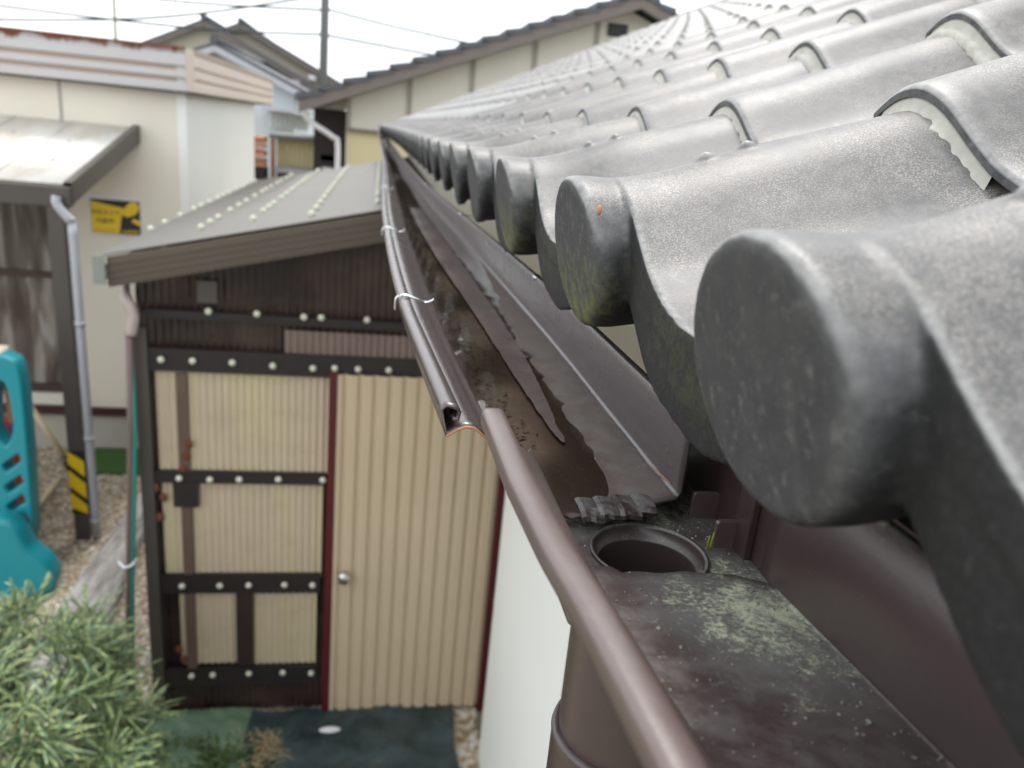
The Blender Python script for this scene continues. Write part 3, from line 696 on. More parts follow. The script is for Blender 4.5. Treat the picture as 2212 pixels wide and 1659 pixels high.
for pts in ([(-.80,1.52),(-.815,1.46),(-.83,1.40)],[(-.95,1.30),(-.92,1.25),(-.94,1.15)],[(-.88,.42),(-.86,.36)]):
    m=MB()
    for a,b in pts: m.ball((a,SF-.012,b),.018,(1,.25,1.3),8,6)
    m.build('rust_patch',M['rust'],shed)
SCREWS=[(-.698,-.837),(-.499,-.836),(-.302,-.839),(-.228,-.837),(-.031,-.836),(-.898,-1.062),(-.769,-1.062),(-.604,-1.062),(-.433,-1.069),(-.26,-1.072),(-.165,-1.067),(-.062,-1.067),(.075,-1.065),(-.844,-1.625),(-.711,-1.629),(-.582,-1.626),(-.408,-1.622),(-.207,-1.621),(-.851,-2.192),(-.679,-2.191),(-.546,-2.189),(-.378,-2.188),(-.245,-2.191),(-.824,-2.71),(-.723,-2.707),(-.55,-2.704),(-.385,-2.704),(-.244,-2.711)]
sm0=MB(); sm0.ball((0,0,0),.0150,(1,.75,1),14,10); scr=sm0.build('screw_cap',M['screw'],shed); scr.location=Vector((SCREWS[0][0],SF-.026,ZC+SCREWS[0][1]))-absloc(shed)
nsc=1
def screw(x,y,z):
    global nsc
    c=scr.copy(); COL.objects.link(c); c.parent=shed; c.location=Vector((x,y,z))-absloc(shed); nsc+=1
for x,z in SCREWS[1:]: screw(x,SF-.026,ZC+z)
# door
door=MB(); wave_sheet(door,-.150,.632,.035,1.885,SF-.025,.0675,.007,'trap',n=16); door=door.build('door',M['door'],shed,solid=.002)
m=MB(); m.lathe([(.002,0),(.028,.001),(.033,.014),(.030,.032),(.014,.040),(.012,.055)],(0,0),20)
k=m.build('handle',M['knob'],door,loc=(0,0,0)); k.rotation_euler=(R(-90),0,0); k.location=Vector((-.094,SF-.085,ZC-2.125))-absloc(door)
m=MB(); m.box(-.188,-.150,SF-.035,SF+.01,0,1.90); m.build('door_frame',M['redframe'],shed)
m=MB(); m.box(.634,.664,SF-.035,SF+.01,0,2.2); m.build('door_frame',M['redframe'],shed)
# roof sheet with corrugations running up the slope, fascia, screw rows
m=MB(); rows=[]
for Y in np.arange(3.30,7.45,.008):
    o_=.007*float(np.interp((Y/.064)%1,[0,.25,.5,.75,1],[0,1,0,-1,0])); rows.append([(x,Y,rz(x)+o_) for x in (-1.09,-.5,.1,.52)])
m.grid(rows); m.build('roof',M['polyroof'],shed,solid=.002)
m=MB(); m.prism([(-1.06,rz(-1.06)-.135),(.52,rz(.52)-.135),(.52,rz(.52)-.013),(-1.06,rz(-1.06)-.013)],3.285,3.305)
m.build('rake_board',M['fascia_br'],shed)
for dz in (.035,.062,.09,.113):
    m=MB(); m.prism([(-1.06,rz(-1.06)-dz-.008),(.52,rz(.52)-dz-.008),(.52,rz(.52)-dz),(-1.06,rz(-1.06)-dz)],3.278,3.284); m.build('rake_rib',M['fascia_br'],shed)
m=MB(); m.grid([[(-1.075+.018*math.cos(a)-.006,Y,rz(-1.07)-.06+.05*math.sin(a)) for a in np.linspace(math.pi,2*math.pi,7)] for Y in (3.26,7.4)]); m.box(-1.105,-1.062,3.255,3.262,rz(-1.07)-.115,rz(-1.07)-.0); m.build('side_gutter',simple('grey_green_gutter',(.24,.26,.23),.5),shed,solid=.002)
rowsX=(-1.07,-.77,-.55,-.28,-.005); stuff=[]
cand=[]
for rx in rowsX:
    y0={-1.07:3.95,-.77:3.62,-.55:3.63,-.28:3.42,-.005:3.5}[rx]; Y=y0
    while Y<7.4:
        cand.append((Y,rx)); Y+=random.choice((.256,.256,.32,.19))
cand.sort()
for i,(Y,x) in enumerate(cand):
    if i<72: screw(x,Y,rz(x)+.016)
    else: stuff.append((x,Y,rz(x)+.016))
if stuff:
    m=MB()
    for p in stuff: m.ball(p,.017,(1,1,.9),8,6)
    o=m.build('screw_caps',M['screw'],shed); tag(o,kind='stuff')
# drain pipe and hose at the shed corner
dp=thing('drain_pipe','mauve brown drain pipe with a grey pink elbow at the left corner of the shed','drain pipe',(-1.02,3.33,0))
m=MB(); m.tube([(-1.005,3.33,ZC-.93),(-1.022,3.33,ZC-1.4),(-1.075,3.33,ZC-2.2),(-1.12,3.34,.0)],.0165,14); m.build('pipe',M['drain'],dp)
m=MB(); m.tube(smooth_path([(-1.06,3.5,ZC-.74),(-1.02,3.36,ZC-.79),(-.985,3.33,ZC-.86),(-1.0,3.33,ZC-.945)],5),[.018]*5+[.022]*11,14); m.build('elbow',M['pinkpvc'],dp)
m=MB(); m.tube(smooth_path([(-1.11,3.33,ZC-2.03),(-1.08,3.305,ZC-2.045),(-1.045,3.30,ZC-2.03),(-1.03,3.33,ZC-2.01)],4),.006,8); m.build('strap',M['signwhite'],dp)
m=MB(); m.tube([(-1.0,3.335,ZC-.99),(-1.003,3.32,ZC-1.4),(-1.055,3.315,ZC-2.2),(-1.09,3.32,.0)],.0085,10); o=m.build('hose',M['hose'],None); tag(o,'thin teal hose running down beside the mauve drain pipe','hose')

# =====================================================================
# GROUND
# =====================================================================
m=MB(); m.box(-150,150,-60,300,-.4,-.004); o=m.build('ground',simple('far_ground',(.22,.20,.15),.9,.3,.5),None); tag(o,kind='structure')
m=MB(); m.grid([[(x,y,0) for x in np.linspace(-6,.6,23)] for y in np.linspace(1.5,12,36)]); o=m.build('gravel',M['gravel'],None); tag(o,kind='structure')
pb=MB()
for i in range(5200):
    x=random.uniform(-2.9,-.95) if i%5 else random.uniform(.45,.62); y=random.uniform(3.3,7.2) if i%5 else random.uniform(2.6,3.4)
    s=random.uniform(.006,.016); q=Matrix.Rotation(random.random()*6.28,3,'Z'); hh=random.uniform(.5,.9)
    V=[pb.bm.verts.new(Vector((x,y,s*.4))+q@Vector(v)*s) for v in ((1.2,0,0),(.3,.9,.1),(-1,.4,0),(-.6,-.8,0),(.5,-.7,.05),(0,0,hh))]
    for k_ in range(5): f=pb.bm.faces.new((V[k_],V[(k_+1)%5],V[5])); f.smooth=True
o=pb.build('loose_pebbles',M['pebble'],None,norm=True); tag(o,'pale beige pebbles scattered over the yard','pebbles',kind='stuff')
def crumpled(name,x0,x1,y0,y1,z,mat,amp,label,cat,skew=0):
    m=MB(); m.grid([[(x+skew*(y-y0)+.02*noise.noise((x*3,y*3,9)),y+.02*noise.noise((x*4,y*3,5)),z+amp*(1+noise.noise((x*5,y*6,1))+.5*abs(noise.noise((x*13,y*15,2))))) for x in np.linspace(x0,x1,50)] for y in np.linspace(y0,y1,40)])
    o=m.build(name,mat,None); tag(o,label,cat); return o
crumpled('weed_sheet',-.55,.49,2.3,3.385,.012,M['tarp'],.032,'crumpled dark green weed sheet on the ground before the shed door','weed sheet')
m=MB()
for i in range(130):
    x=random.gauss(-.43,.045); y=random.uniform(2.85,3.22); a=random.random()*6.28; L=random.uniform(.03,.09)
    m.tube([(x,y,.05),(x+L*.5*math.cos(a),y+L*.5*math.sin(a),.065),(x+L*math.cos(a),y+L*math.sin(a),.05)],.0015,4,False)
o=m.build('dry_straw',simple('straw',(.50,.38,.20),.8,.2,30),None); tag(o,'dry straw strewn on the left edge of the dark green sheet','straw',kind='stuff')
crumpled('weed_sheet',-1.1,-.53,2.95,3.40,.02,M['net'],.02,'faded pale green weed sheet beside the leafy shrub','weed sheet')
m=MB(); m.ball((-.135,3.21,.055),.055,(1,.35,.28),16,10); o=m.build('white_stone',M['signwhite'],None); tag(o,'small flat white stone lying on the dark green sheet','stone')
m=MB(); m.grid([[(x,y,.018+.004*noise.noise((x*9,y*9,0))) for x in np.linspace(-2.36,-1.7,30)] for y in np.linspace(6.22,6.72,20)]); o=m.build('grass_mat',M['grassmat'],None,solid=.02); tag(o,'green artificial grass mat by the ivory building foundation','grass mat')
m=MB(); rows=[]
for s in np.linspace(0,1,24):
    y=3.5+s*2.2; xl=-1.80+.06*s; xr=-1.40-.19*s; hz=.10+.012*noise.noise((s*6,0,0))
    rows.append([(xl,y,0),(xl+.01,y,hz-.02),(xl+.04,y,hz),((xl+xr)/2,y,hz+.012*noise.noise((s*9,2,0))),(xr-.03,y,hz),(xr,y,hz-.02),(xr,y,0)])
m.grid(rows); o=m.build('timber_sleeper',M['beam'],None); tag(o,'weathered grey timber edging running towards the striped post','timber edging')

# =====================================================================
# SHRUB and weeds
# =====================================================================
def leaf(bm,p,d,L,wd,droop):
    d=d.normalized(); side=d.cross(Vector((0,0,1)))
    if side.length<.05: side=Vector((1,0,0))
    side=(Matrix.Rotation(random.uniform(-.6,.6),3,d)@side.normalized()); prev=None
    for i,(u,wv) in enumerate(((0,.35),(.3,.9),(.65,1.),(.9,.7),(1,.15))):
        c=p+d*L*u+Vector((0,0,-droop*L*u*u)); a=bm.verts.new(c-side*wd*wv*.5); b=bm.verts.new(c+side*wd*wv*.5)
        if prev: f=bm.faces.new((prev[0],prev[1],b,a)); f.smooth=True
        prev=(a,b)
shrub=thing('podocarp_shrub','bushy green shrub with long strap leaves at the bottom left corner','shrub',(-1.25,2.5,0))
SC=Vector((-1.34,2.45,.62)); SR=Vector((.56,.60,.48)); fb=bmesh.new(); tw=MB()
for i in range(250):
    while True:
        v=Vector((random.gauss(0,1),random.gauss(0,1),random.gauss(0,1))).normalized()
        if v.z>-.55: break
    lump=1+.30*noise.noise(v*2.6+Vector((3,1,2)))+.16*noise.noise(v*6)+random.uniform(-.05,.07)
    rad=lump*(1 if i%4 else random.uniform(.6,.95)); p=SC+Vector((v.x*SR.x,v.y*SR.y,v.z*SR.z))*rad
    ax=(v*.75+Vector((0,0,.85))+Vector((random.gauss(0,.25),random.gauss(0,.25),random.gauss(0,.15)))).normalized()
    base=p-ax*.07
    if i%3==0: tw.tube([SC+(base-SC)*.3+Vector((0,0,-.1)),SC+(base-SC)*.75+Vector((0,0,-.03)),p],[.006,.004,.002],5,False)
    for k in range(24):
        u=k/24; ang=k*2.4; a=ax.orthogonal().normalized(); b=ax.cross(a); spread=.95-.55*u
        d=ax*(1-spread*.6)+(a*math.cos(ang)+b*math.sin(ang))*spread
        leaf(fb,base+ax*.09*u,d,random.uniform(.10,.24)*(1-.25*u),random.uniform(.008,.0145),random.uniform(0,.5))
me=bpy.data.meshes.new('foliage'); fb.to_mesh(me); fb.free(); o=link_mesh(me,'crown',M['leaf'],shrub)
tw.tube([(-1.25,2.5,0),(-1.22,2.47,.3),(-1.22,2.45,.6)],[.035,.028,.018],8); tw.build('trunk',M['bark'],shrub)
wd=bmesh.new()
for i in range(520):
    x=random.uniform(-1.0,-.42); y=random.uniform(2.7,3.2)
    if x>-.62 and random.random()<.75: continue
    for k in range(7): leaf(wd,Vector((x,y,.02)),Vector((random.gauss(0,.6),random.gauss(0,.6),random.uniform(.3,1))),random.uniform(.04,.10),random.uniform(.006,.014),.4)
me=bpy.data.meshes.new('weeds'); wd.to_mesh(me); wd.free(); o=link_mesh(me,'weeds',M['weed']); tag(o,'low weeds growing between the shrub and the green sheets','weeds',kind='stuff')

# =====================================================================
# IVORY BUILDING with window, canopy, post, sign
# =====================================================================
FY=6.75; FX=-1.54
pb_=thing('prefab_building','ivory flat roofed building with rust streaked ribbed fascia','building',(-4,8,0))
m=MB(); m.box(-8,FX,FY,10.25,.38,3.07); m.build('wall',M['pb_wall'],pb_)
m=MB(); m.box(FX,FX+.006,FY,10.25,.38,3.07); m.box(FX-.05,FX+.018,FY-.012,FY+.05,.38,3.07); m.build('side_cladding',M['pb_side'],pb_)
m=MB(); m.box(-2.445,-2.425,FY-.005,FY-.001,2.75,3.05); m.build('joint_strip',simple('grey_joint',(.35,.34,.31),.6),pb_)
m=MB(); m.box(-8,FX+.02,FY+.02,10.2,0,.33); m.build('foundation',M['concrete'],pb_)
m=MB(); m.box(-8,FX+.035,FY-.03,FY+.019,.33,.40); m.box(FX+.0201,FX+.035,FY+.02,10.2,.33,.40); m.build('sill_trim',M['maroon'],pb_)
m=MB(); rows=[]
prof=[(0,3.06),(.0,3.115),(.02,3.125),(.02,3.15),(0,3.16),(0,3.20),(.02,3.21),(.02,3.235),(0,3.245),(0,3.30),(.015,3.31),(.015,3.335),(0,3.345),(-.01,3.37),(.08,3.375)]
m.grid([[(x,FY-.12+d,z) for d,z in prof] for x in (-8,FX+.05)],smooth=False); m.box(-8,FX+.05,FY-.1,FY+.3,3.37,3.378); m.build('front_fascia',M['fas_a'],pb_)
m=MB()
for z in (3.126,3.211,3.311): m.box(-8,FX-.02,FY-.1015,FY-.0990,z,z+.024)
m.build('ribs',M['fas_groove'],pb_)
m=MB(); m.grid([[(FX+.10-d*(1 if y<7 else 1),y,z) for d,z in prof] for y in (FY-.06,11.25)],smooth=False); m.grid([[(FX+.05,FY-.12,z) for d,z in prof[:-1]],[(FX+.10,FY-.06,z) for d,z in prof[:-1]]]); m.build('side_fascia',M['fas_b'],pb_)
m=MB(); m.box(-8,FX+.08,FY-.11,11.2,3.045,3.058); m.build('eave_underside',M['darkwood'],pb_)
m=MB(); m.box(-8,FX,FY,11.2,3.06,3.30); m.build('roof',M['concrete'],pb_)
wf=MB(); 
for b in ((-4.4,-4.3,.55,2.23),(-2.56,-2.50,.55,2.23),(-3.5,-3.42,.6,2.2)): wf.box(b[0],b[1],FY-.05,FY+.02,b[2],b[3])
wf.box(-4.3,-2.56,FY-.05,FY+.02,.55,.61); wf.box(-4.3,-2.56,FY-.05,FY+.02,2.17,2.23); wf.box(-4.3,-2.56,FY-.045,FY+.02,1.52,1.57)
wf=wf.build('window_frame',simple('brown_sash',(.060,.030,.026),.45),pb_)
m=MB(); m.box(-4.3,-2.56,FY-.012,FY-.003,.61,2.17); m.build('pane',M['curtain'],wf)
m=MB(); m.box(-4.4,-2.46,FY-.07,FY-.002,.44,.535); m.build('window_sill',M['cream'],pb_)
can=thing('canopy','white translucent lean-to canopy with bronze frame above the window','canopy',(-3,5.4,0))
CY=5.28; cz0,cz1=ZC-.565,ZC-.235
def cz(y): return cz0+(cz1-cz0)*(y-CY)/(FY-CY)
m=MB(); m.grid([[(x,y,cz(y)+.012) for x in np.linspace(-5,-1.93,2)] for y in (CY,FY-.01)]); m.build('sheet',M['canopy'],can,solid=.006)
for x in (-3.1,-4.2):
    m=MB(); m.prism([(CY,cz(CY)-.11),(FY-.02,cz(FY)-.11),(FY-.02,cz(FY)-.004),(CY,cz(CY)-.004)],x-.02,x+.02,'x'); m.build('rafter',M['alubrown'],can)
m=MB()
m.grid([[(-1.915,y,cz(y)+.035) for y in (CY-.03,FY-.01)],[(-1.87,y,cz(y)+.035) for y in (CY-.03,FY-.01)],[(-1.87,y,cz(y)-.10) for y in (CY-.03,FY-.01)],[(-1.915,y,cz(y)-.10) for y in (CY-.03,FY-.01)],[(-1.915,y,cz(y)+.035) for y in (CY-.03,FY-.01)]],smooth=False)
m.build('side_beam',M['alubrown'],can)
m=MB(); m.box(-5,-1.87,CY-.07,CY-.01,cz0-.12,cz0+.004); m.build('front_beam',M['alubrown'],can,bevel=.006)
m=MB()
for x in (-2.75,-2.35): m.tube([(x,y,cz(y)+.022) for y in (CY+.02,FY-.03)],.006,6)
m.build('seam',M['canopy'],can)
for x,y in ((-2.2,6.2),(-2.45,5.9),(-2.15,5.75),(-2.6,6.3),(-2.35,6.45),(-2.7,5.7),(-2.02,6.5),(-2.5,5.5)):
    m=MB(); m.ball((x,y,cz(y)+.018),.016,(1,1,.5),8,6); m.build('screw_cap',M['greyalu'],can)
post=thing('support_post','dark bronze canopy post wrapped in yellow and black warning tape','post',(-1.945,5.22,0))
m=MB(); m.box(-1.995,-1.90,5.17,5.27,0,cz0-.12); m.build('shaft',M['alubrown'],post,bevel=.006)
m=MB(); m.box(-1.998,-1.897,5.167,5.273,.21,.68); tape=m.build('warning_tape',M['black'],post)
m=MB()
for k in range(3):
    z=.25+.165*k
    z0=.245+.165*k-.085
    poly=[(-1.998,z0+.095),(-1.897,z0+.0),(-1.897,z0+.115),(-1.998,z0+.215)]
    poly=[(a,min(max(b,.212),.678)) for a,b in poly]
    m.prism(poly,5.163,5.1665)
m.build('stripe',M['yellow'],tape)
cp=thing('downpipe','light grey downpipe with an elbow beside the striped post','downpipe',(-1.86,5.2,0))
m=MB(); m.tube(smooth_path([(-1.93,5.17,cz0-.05),(-1.93,5.165,cz0-.10),(-1.868,5.18,cz0-.20),(-1.862,5.19,cz0-.28),(-1.862,5.19,1.2),(-1.862,5.19,.03)],4),.027,14); m.build('pipe',M['greyalu'],cp)
for z in (1.55,.75,.13): 
    m=MB(); m.lathe([(.0275,z),(.031,z),(.031,z+.03),(.0275,z+.03)],(-1.862,5.19),18); m.build('collar',M['greyalu'],cp)
# warning sign
sg=thing('warning_sign','yellow and black security camera sign fixed on the ivory wall','sign',(-2.08,FY,ZC-.92))
X0,X1,Z0,Z1=-2.284,-1.893,ZC-1.082,ZC-.785
m=MB(); m.box(X0-.006,X1+.006,FY-.010,FY-.0012,Z0-.006,Z1+.006); m.build('backing',M['signwhite'],sg,bevel=.002)
m=MB(); m.box(X0+.012,X1-.008,FY-.0125,FY-.0102,Z0+.012,Z1-.012); m.build('black_field',M['black'],sg)
def plate(poly,name,mat,dy): 
    m=MB(); m.prism([(X0+a*(X1-X0),Z0+b*(Z1-Z0)) for a,b in poly],FY-.0125-dy-.0015,FY-.0125-dy); return m.build(name,mat,sg)
plate([(.04,.06),(.56,.06),(.64,.66),(.66,.76),(.04,.90)],'yellow_panel',M['yellow'],.0002)
plate([(.60,.62),(.70,.80),(.80,.93),(.90,.95),(.97,.86),(.95,.70),(.86,.58),(.72,.52)],'camera_symbol',M['yellow'],.0004)
plate([(.80,.42),(.86,.50),(.97,.44),(.97,.30),(.88,.36)],'camera_bracket',M['yellow'],.0004)
def text(body,x,z,size,mat,name,parent,y):
    cu=bpy.data.curves.new(name,'FONT'); cu.body=body; cu.size=size; cu.extrude=.0006
    o=bpy.data.objects.new(name,cu); COL.objects.link(o); dg=bpy.context.evaluated_depsgraph_get(); me=bpy.data.meshes.new_from_object(o.evaluated_get(dg)); bpy.data.objects.remove(o)
    for v in me.vertices: v.co=Vector((x+v.co.x,y-v.co.z,z+v.co.y))
    return link_mesh(me,name,mat,parent)
text('防犯カメラ',X0+.022,ZC-.915,.042,M['black'],'lettering',sg,FY-.0150)
text('作動中',X0+.045,ZC-.985,.048,M['black'],'lettering',sg,FY-.0150)
text('24時間',X0+.235,ZC-1.062,.044,M['yellow'],'lettering',sg,FY-.0150)
m=MB(); m.box(X0+.03,X0+.20,FY-.0152,FY-.0144,ZC-1.045,ZC-1.035); m.build('text_bar',simple('ochre_print',(.45,.30,.01),.5),sg)

# =====================================================================
# TOY PLAYHOUSE
# =====================================================================
toy=thing('toy_playhouse','teal plastic toy climber with peach and blue post inside its arch','toy playhouse',(-2.3,4.7,0))
TY=4.69
outl=smooth_path([(-3.0,0),(-3.0,1.49),(-2.2,1.50),(-2.03,1.49),(-1.96,1.43),(-1.945,1.25),(-1.95,.9),(-1.95,.5),(-1.97,.25),(-2.08,.06),(-2.2,.0)],5)
outl=[(-3.0,0),(-3.0,1.48)]+smooth_path([(-2.12,1.50),(-2.0,1.485),(-1.945,1.41),(-1.94,1.1),(-1.95,.7),(-1.97,.35),(-2.05,.1),(-2.2,.0)],6)
holes=[smooth_path([(-2.10,1.02),(-2.09,1.25),(-2.05,1.36),(-2.0,1.33),(-1.985,1.2),(-1.985,1.05),(-2.04,.93)],5,True)]
for z in (.84,.70,.57,.44): holes.append(rrect(-.075,.055,-.034,.034,.02,3)); holes[-1]=[(-2.015+a*.9-b*.5,z+b+a*.75) for a,b in holes[-1]]
holes.append(circ(-2.24,.78,.12,28,.17)); holes.append(circ(-2.27,1.22,.13,28,.19))
me=curve_mesh(outl,holes,.13,.014,lambda a,b,c:Vector((a,TY+c,b))); link_mesh(me,'side_panel',M['teal'],toy,True)
me=curve_mesh(smooth_path([(-2.14,.0),(-2.14,.40),(-2.08,.50),(-2.0,.46),(-1.95,.32),(-1.86,.22),(-1.83,.12),(-1.86,.05),(-2.0,.02)],6,True),[],.16,.035,lambda a,b,c:Vector((a,TY-.14+c,b))); link_mesh(me,'foot',M['teal'],toy,True)
m=MB(); m.box(-2.6,-2.03,TY-.04,TY+.10,1.49,1.525); m.build('top_board',simple('cream_plastic',(.75,.62,.50),.4),toy,bevel=.02)
m=MB(); m.box(-2.10,-2.045,TY+.10,TY+.16,1.02,1.42); m.build('peach_post',M['peach'],toy,bevel=.012)
m=MB(); m.box(-2.085,-2.045,TY+.10,TY+.16,.88,1.02); m.build('blue_post',M['bluep'],toy,bevel=.008)
m=MB(); m.box(-2.9,-2.30,TY+.12,TY+.7,.0,.85); m.build('red_slide',M['redp'],toy,bevel=.04)
toy.location.x-=.075
br=thing('broom','bamboo handled broom leaning behind the toy','broom',(-2.45,6.2,0))
m=MB(); m.tube([(-2.66,6.24,.60),(-2.42,6.2,.18)],.022,10); m.build('handle',M['broom'],br)
m=MB(); m.tube([(-2.42,6.2,.18),(-2.36,6.2,.06)],[.03,.05],10); m.build('brush_head',M['darkwood'],br)
m=MB(); m.tube([(-2.42,6.1,.03),(-2.40,5.55,.03)],.022,8); o=m.build('bamboo_stick',M['broom'],None); tag(o,'short bamboo stick lying on the gravel near the broom','stick')

# =====================================================================
# FAR HOUSES, HUT, POLES, WIRES
# =====================================================================
def gable_front(m,ax,az,lx,lz,rx_,rz_,y0,y1,base=0): m.prism([(lx,base),(rx_,base),(rx_,rz_),(ax,az),(lx,lz)],y0,y1)
# long gable house beyond our roof
gh=thing('gable_house','long low gabled house with battened pale gable rising behind the tile roof','house',(2,13,0))
Yg=13.0; ex,ez=-1.28,ZC+.22; apx,apz=3.97,ZC+2.30
sl=(apz-ez)/(apx-ex)
m=MB(); m.prism([(-.58,0),(8,0),(8,ZC+.2),(apx,apz-.28),(-.58,ZC+.15)],Yg+.5,Yg+9); m.build('wall',M['hwall_y'],gh)
m=MB(); m.prism([(-.56,ZC-.14),(8,ZC-.14),(8,ZC+.55),(apx,apz-.19),(-.56,ZC+.31)],Yg+.44,Yg+.495); m.build('gable_panel',M['hwall'],gh)
for x in (.42,1.42,2.42,3.42,-.54):
    m=MB(); m.box(x-.035,x+.035,Yg+.41,Yg+.438,ZC-.14,apz-.2-sl*abs(apx-x)); m.build('batten',simple('taupe_batten',(.30,.27,.23),.6),gh)
m=MB(); m.box(-.56,8,Yg+.405,Yg+.438,ZC-.19,ZC-.142); m.build('belt_rail',M['bargeboard'],gh)
m=MB(); m.prism([(ex,ez-.20),(apx,apz-.20),(apx,apz-.02),(ex,ez-.02)],Yg-.05,Yg+.0); m.prism([(apx,apz-.20),(8.2,apz-.2-sl*(8.2-apx)),(8.2,apz-.02-sl*(8.2-apx)),(apx,apz-.02)],Yg-.05,Yg); m.build('bargeboard',M['bargeboard'],gh)
m=MB(); m.prism([(ex,ez-.12),(apx,apz-.12),(8.2,apz-.12-sl*(8.2-apx)),(8.2,apz-.015-sl*(8.2-apx)),(apx,apz-.015),(ex,ez-.015)],Yg+.001,Yg+9.5)
rf=m.build('roof',M['roofgrey'],gh)
m=MB()
n=15
for i in range(n):
    a=i/n; b=(i+1.08)/n
    for (xa,za,xb,zb) in (((ex-.05)+(apx-ex)*a,ez+(apz-ez)*a,ex+(apx-ex)*b,ez+(apz-ez)*b),):
        m.prism([(xa,za-.01),(xb,zb-.05),(xb,zb+.02),(xa,za+.085)],Yg-.08,Yg+9.6)
    xa=apx+(8.2-apx)*(1-a); za=apz-sl*(xa-apx); xb=apx+(8.2-apx)*max(0,(1-(i+1.08)/n)); zb=apz-sl*(xb-apx)
    m.prism([(xa,za-.01),(xb,zb-.05),(xb,zb+.02),(xa,za+.085)],Yg-.079,Yg+9.6)
m.build('tile_course',M['roofgrey'],rf)
m=MB(); m.box(3.58,3.92,Yg+.40,Yg+.436,ZC+1.70,ZC+1.90); m.build('vent',M['black'],gh,bevel=.06)
m=MB(); m.tube(smooth_path([(-1.22,Yg+.15,ZC+.03),(-1.12,Yg+.2,ZC-.10),(-.78,Yg+.35,ZC-.30),(-.70,Yg+.4,ZC-.42),(-.70,Yg+.4,ZC-1.2),(-.70,Yg+.4,.1)],5),.045,10); m.build('downpipe',M['signwhite'],gh)
m=MB(); m.box(-1.1,-.585,Yg+.6,Yg+3,.0,ZC+.12); m.build('dark_porch',M['dark'],gh)
m=MB(); m.lathe([(.001,ZC-.62),(.07,ZC-.62),(.07,ZC-.78),(.001,ZC-.78)],(.12,Yg+.43),12); m.build('wall_lamp',M['greyalu'],gh)
m=MB(); m.box(-.574,-.55,Yg+.47,Yg+.499,0,ZC+.2); m.build('corner_trim',M['hwall'],gh)
# hut
hut=thing('storage_hut','small straw yellow corrugated hut with a flat grey roof beyond the brown shed roof','hut',(-1.5,15,0))
m=MB(); wave_sheet(m,-1.86,-1.10,ZC-.93,ZC-.45,15,.085,.014,'sine'); m.build('wall',M['hwall_y'],hut)
m=MB(); m.box(-1.86,-.98,15.03,16.4,0,ZC-.45); m.build('inner_wall',M['dark'],hut)
m=MB(); m.box(-1.96,-.80,14.8,16.6,ZC-.45,ZC-.385); m.build('roof',simple('dark_flat_roof',(.12,.12,.125),.6),hut)
m=MB(); m.box(-1.10,-1.03,14.95,15.02,0,ZC-.45); m.build('corner_post',M['door'],hut)
m=MB(); m.box(-1.95,-1.88,14.9,14.98,0,ZC-.46); m.build('corner_post',M['wood_o'],hut)
m=MB(); m.box(-1.86,-1.12,14.7,14.98,ZC-1.03,ZC-.94); m.build('shelf',M['greyalu'],hut)
ws=thing('timber_pile','stack of orange brown planks beside the straw hut','timber pile',(-2.15,14.6,0))
for i in range(7):
    m=MB(); m.box(-2.6,-1.99,14.4+.05*(i%2),14.8,ZC-.93+.075*i,ZC-.93+.075*i+.055,rot=Matrix.Rotation(R(random.uniform(-5,5)),3,'Y')); m.build('plank',M['wood_o'],ws)
m=MB(); m.box(-2.6,-1.99,14.35,14.9,0,ZC-.96); m.build('crate_base',M['dark'],ws)
hm=thing('crate_stack','dark crates with a grey tub under the gable house eave','crates',(-.85,14,0))
m=MB(); m.box(-1.0,-.62,13.6,14.4,.0,ZC-.95); m.build('crate',M['dark'],hm)
m=MB(); m.box(-.98,-.66,13.6,14.0,ZC-.70,ZC-.60); m.build('crate',M['maroon'],hm)
m=MB(); m.lathe([(.001,ZC-.93),(.10,ZC-.93),(.13,ZC-.80),(.001,ZC-.80)],(-.88,13.7),14); m.build('tub',M['greyalu'],hm)
m=MB(); m.box(-.74,-.70,13.55,13.6,0,ZC-.55); m.build('stake',M['broom'],hm)
# white walled house with grey roof
def far_house(name,label,y,ax,az,lx,rx_,slope,wallm,roofm,depth=8,th=.16,inset=.35):
    t=thing(name,label,'house',(ax,y,0))
    zl=az-slope*(ax-lx); zr=az-slope*(rx_-ax)
    m=MB(); m.prism([(lx+inset,0),(rx_-inset,0),(rx_-inset,zr+slope*inset-th),(ax,az-th),(lx+inset,zl+slope*inset-th)],y,y+depth); m.build('wall',wallm,t)
    m=MB(); m.prism([(lx,zl-th*.9),(ax,az-th*.9),(rx_,zr-th*.9),(rx_,zr),(ax,az),(lx,zl)],y-.35,y+depth+.3); rf=m.build('roof',roofm,t)
    m=MB(); m.prism([(lx,zl-th*1.5),(ax,az-th*1.5),(ax,az-th*.55),(lx,zl-th*.55)],y-.4,y-.36); m.prism([(ax,az-th*1.5),(rx_,zr-th*1.5),(rx_,zr-th*.55),(ax,az-th*.55)],y-.4,y-.36); m.build('bargeboard',M['greyalu'] if wallm is M['bluewhite'] else M['bargeboard'],rf)
    m=MB(); m.tube([(ax,y-.45,az+.03),(ax,y+depth+.3,az+.03)],.11,8); m.build('ridge_cap',roofm,rf)
    return t
h1=far_house('two_storey_house','white walled house with pale grey verge, in front of the beige gables',22,-4.16,ZC+1.50,-7.5,-1.95,.42,M['bluewhite'],M['roofgrey'])
m=MB(); wave_sheet(m,-2.9,-1.9,ZC-.40,ZC-.02,21.9,.12,.02); m.build('corrugated_screen',M['bluewhite'],h1)
m=MB(); m.box(-2.95,-1.75,20.9,21.98,ZC+.0,ZC+.06); m.build('porch_roof',M['greyalu'],h1)
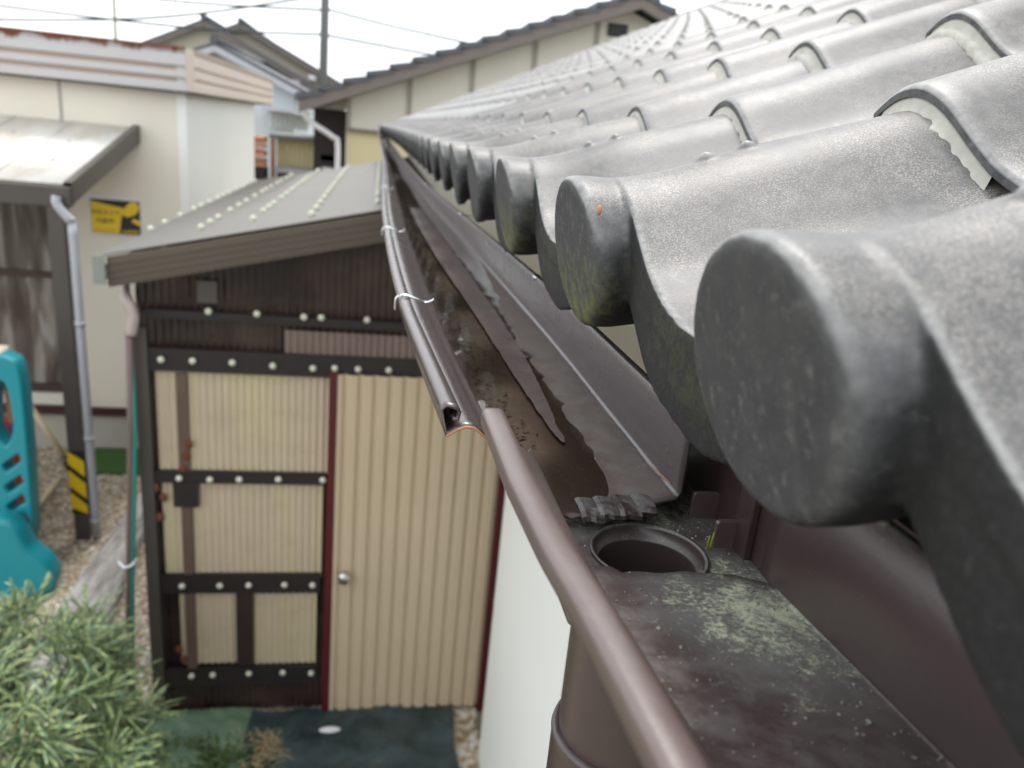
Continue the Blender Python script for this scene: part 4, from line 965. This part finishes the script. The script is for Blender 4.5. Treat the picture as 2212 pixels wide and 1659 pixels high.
h2=far_house('two_storey_house','beige gabled house, the nearer and left one of the pair behind the ivory building',30,-6.03,ZC+2.74,-8.4,-1.9,.475,M['beigewall'],M['roofgrey'])
m=MB(); m.box(-3.5,-2.9,29.5,29.9,ZC+.95,ZC+1.10); m.build('awning',M['greyalu'],h2)
h3=far_house('two_storey_house','beige gabled house, the farther and right one of the pair next to the pole',33,-5.35,ZC+3.05,-8.5,-1.6,.47,M['beigewall'],M['roofgrey'])
m=MB(); m.lathe([(.001,ZC+1.25),(.18,ZC+1.25),(.18,ZC+1.45),(.001,ZC+1.45)],(-2.75,32.8),12); m.build('satellite_dish',M['signwhite'],h3)
# poles
up=thing('utility_pole','tall dark utility pole between the far houses and the long gable','utility pole',(-1.77,25,0))
m=MB(); m.tube([(-1.8,25,0),(-1.77,25,4.5),(-1.74,25,9)],[.15,.125,.11],14); m.build('shaft',M['polec'],up)
m=MB(); m.box(-2.5,-1.0,24.95,25.05,7.2,7.3); m.build('crossarm',M['polec'],up)
ap=thing('antenna_mast','thin greenish mast standing behind the rusty fascia','mast',(-7.45,25,0))
m=MB(); m.tube([(-7.48,25,0),(-7.43,25,8)],.045,8); m.build('shaft',simple('greenish_mast',(.22,.24,.12),.6),ap)
W=[((-14,25.2,2.05),(-6,25.2,2.02),(-1.77,25,2.25),'overhead cable crossing below the top of the pole'),
   ((-1.77,25,2.25),(1.3,25.5,2.10),(6,26,1.9),'lower overhead cable right of the pole'),
   ((-1.77,25,2.95),(.4,25.5,2.73),(6,26,2.3),'upper overhead cable right of the pole'),
   ((-14,25,1.3),(-6.8,25,2.1),(-1.77,25,3.3),'faint overhead cable rising towards the pole'),
   ((-14,26,2.9),(-6.8,26,2.75),(-1.77,25,2.9),'topmost thin cable left of the pole')]
for a,b,c,l in W:
    m=MB(); q=lambda p:(p[0],p[1],p[2]+ZC)
    m.tube(smooth_path([q(a),q(b),q(c)],8),.036,6); o=m.build('cable',M['wire'],None); tag(o,l,'cable',group='overhead cables')
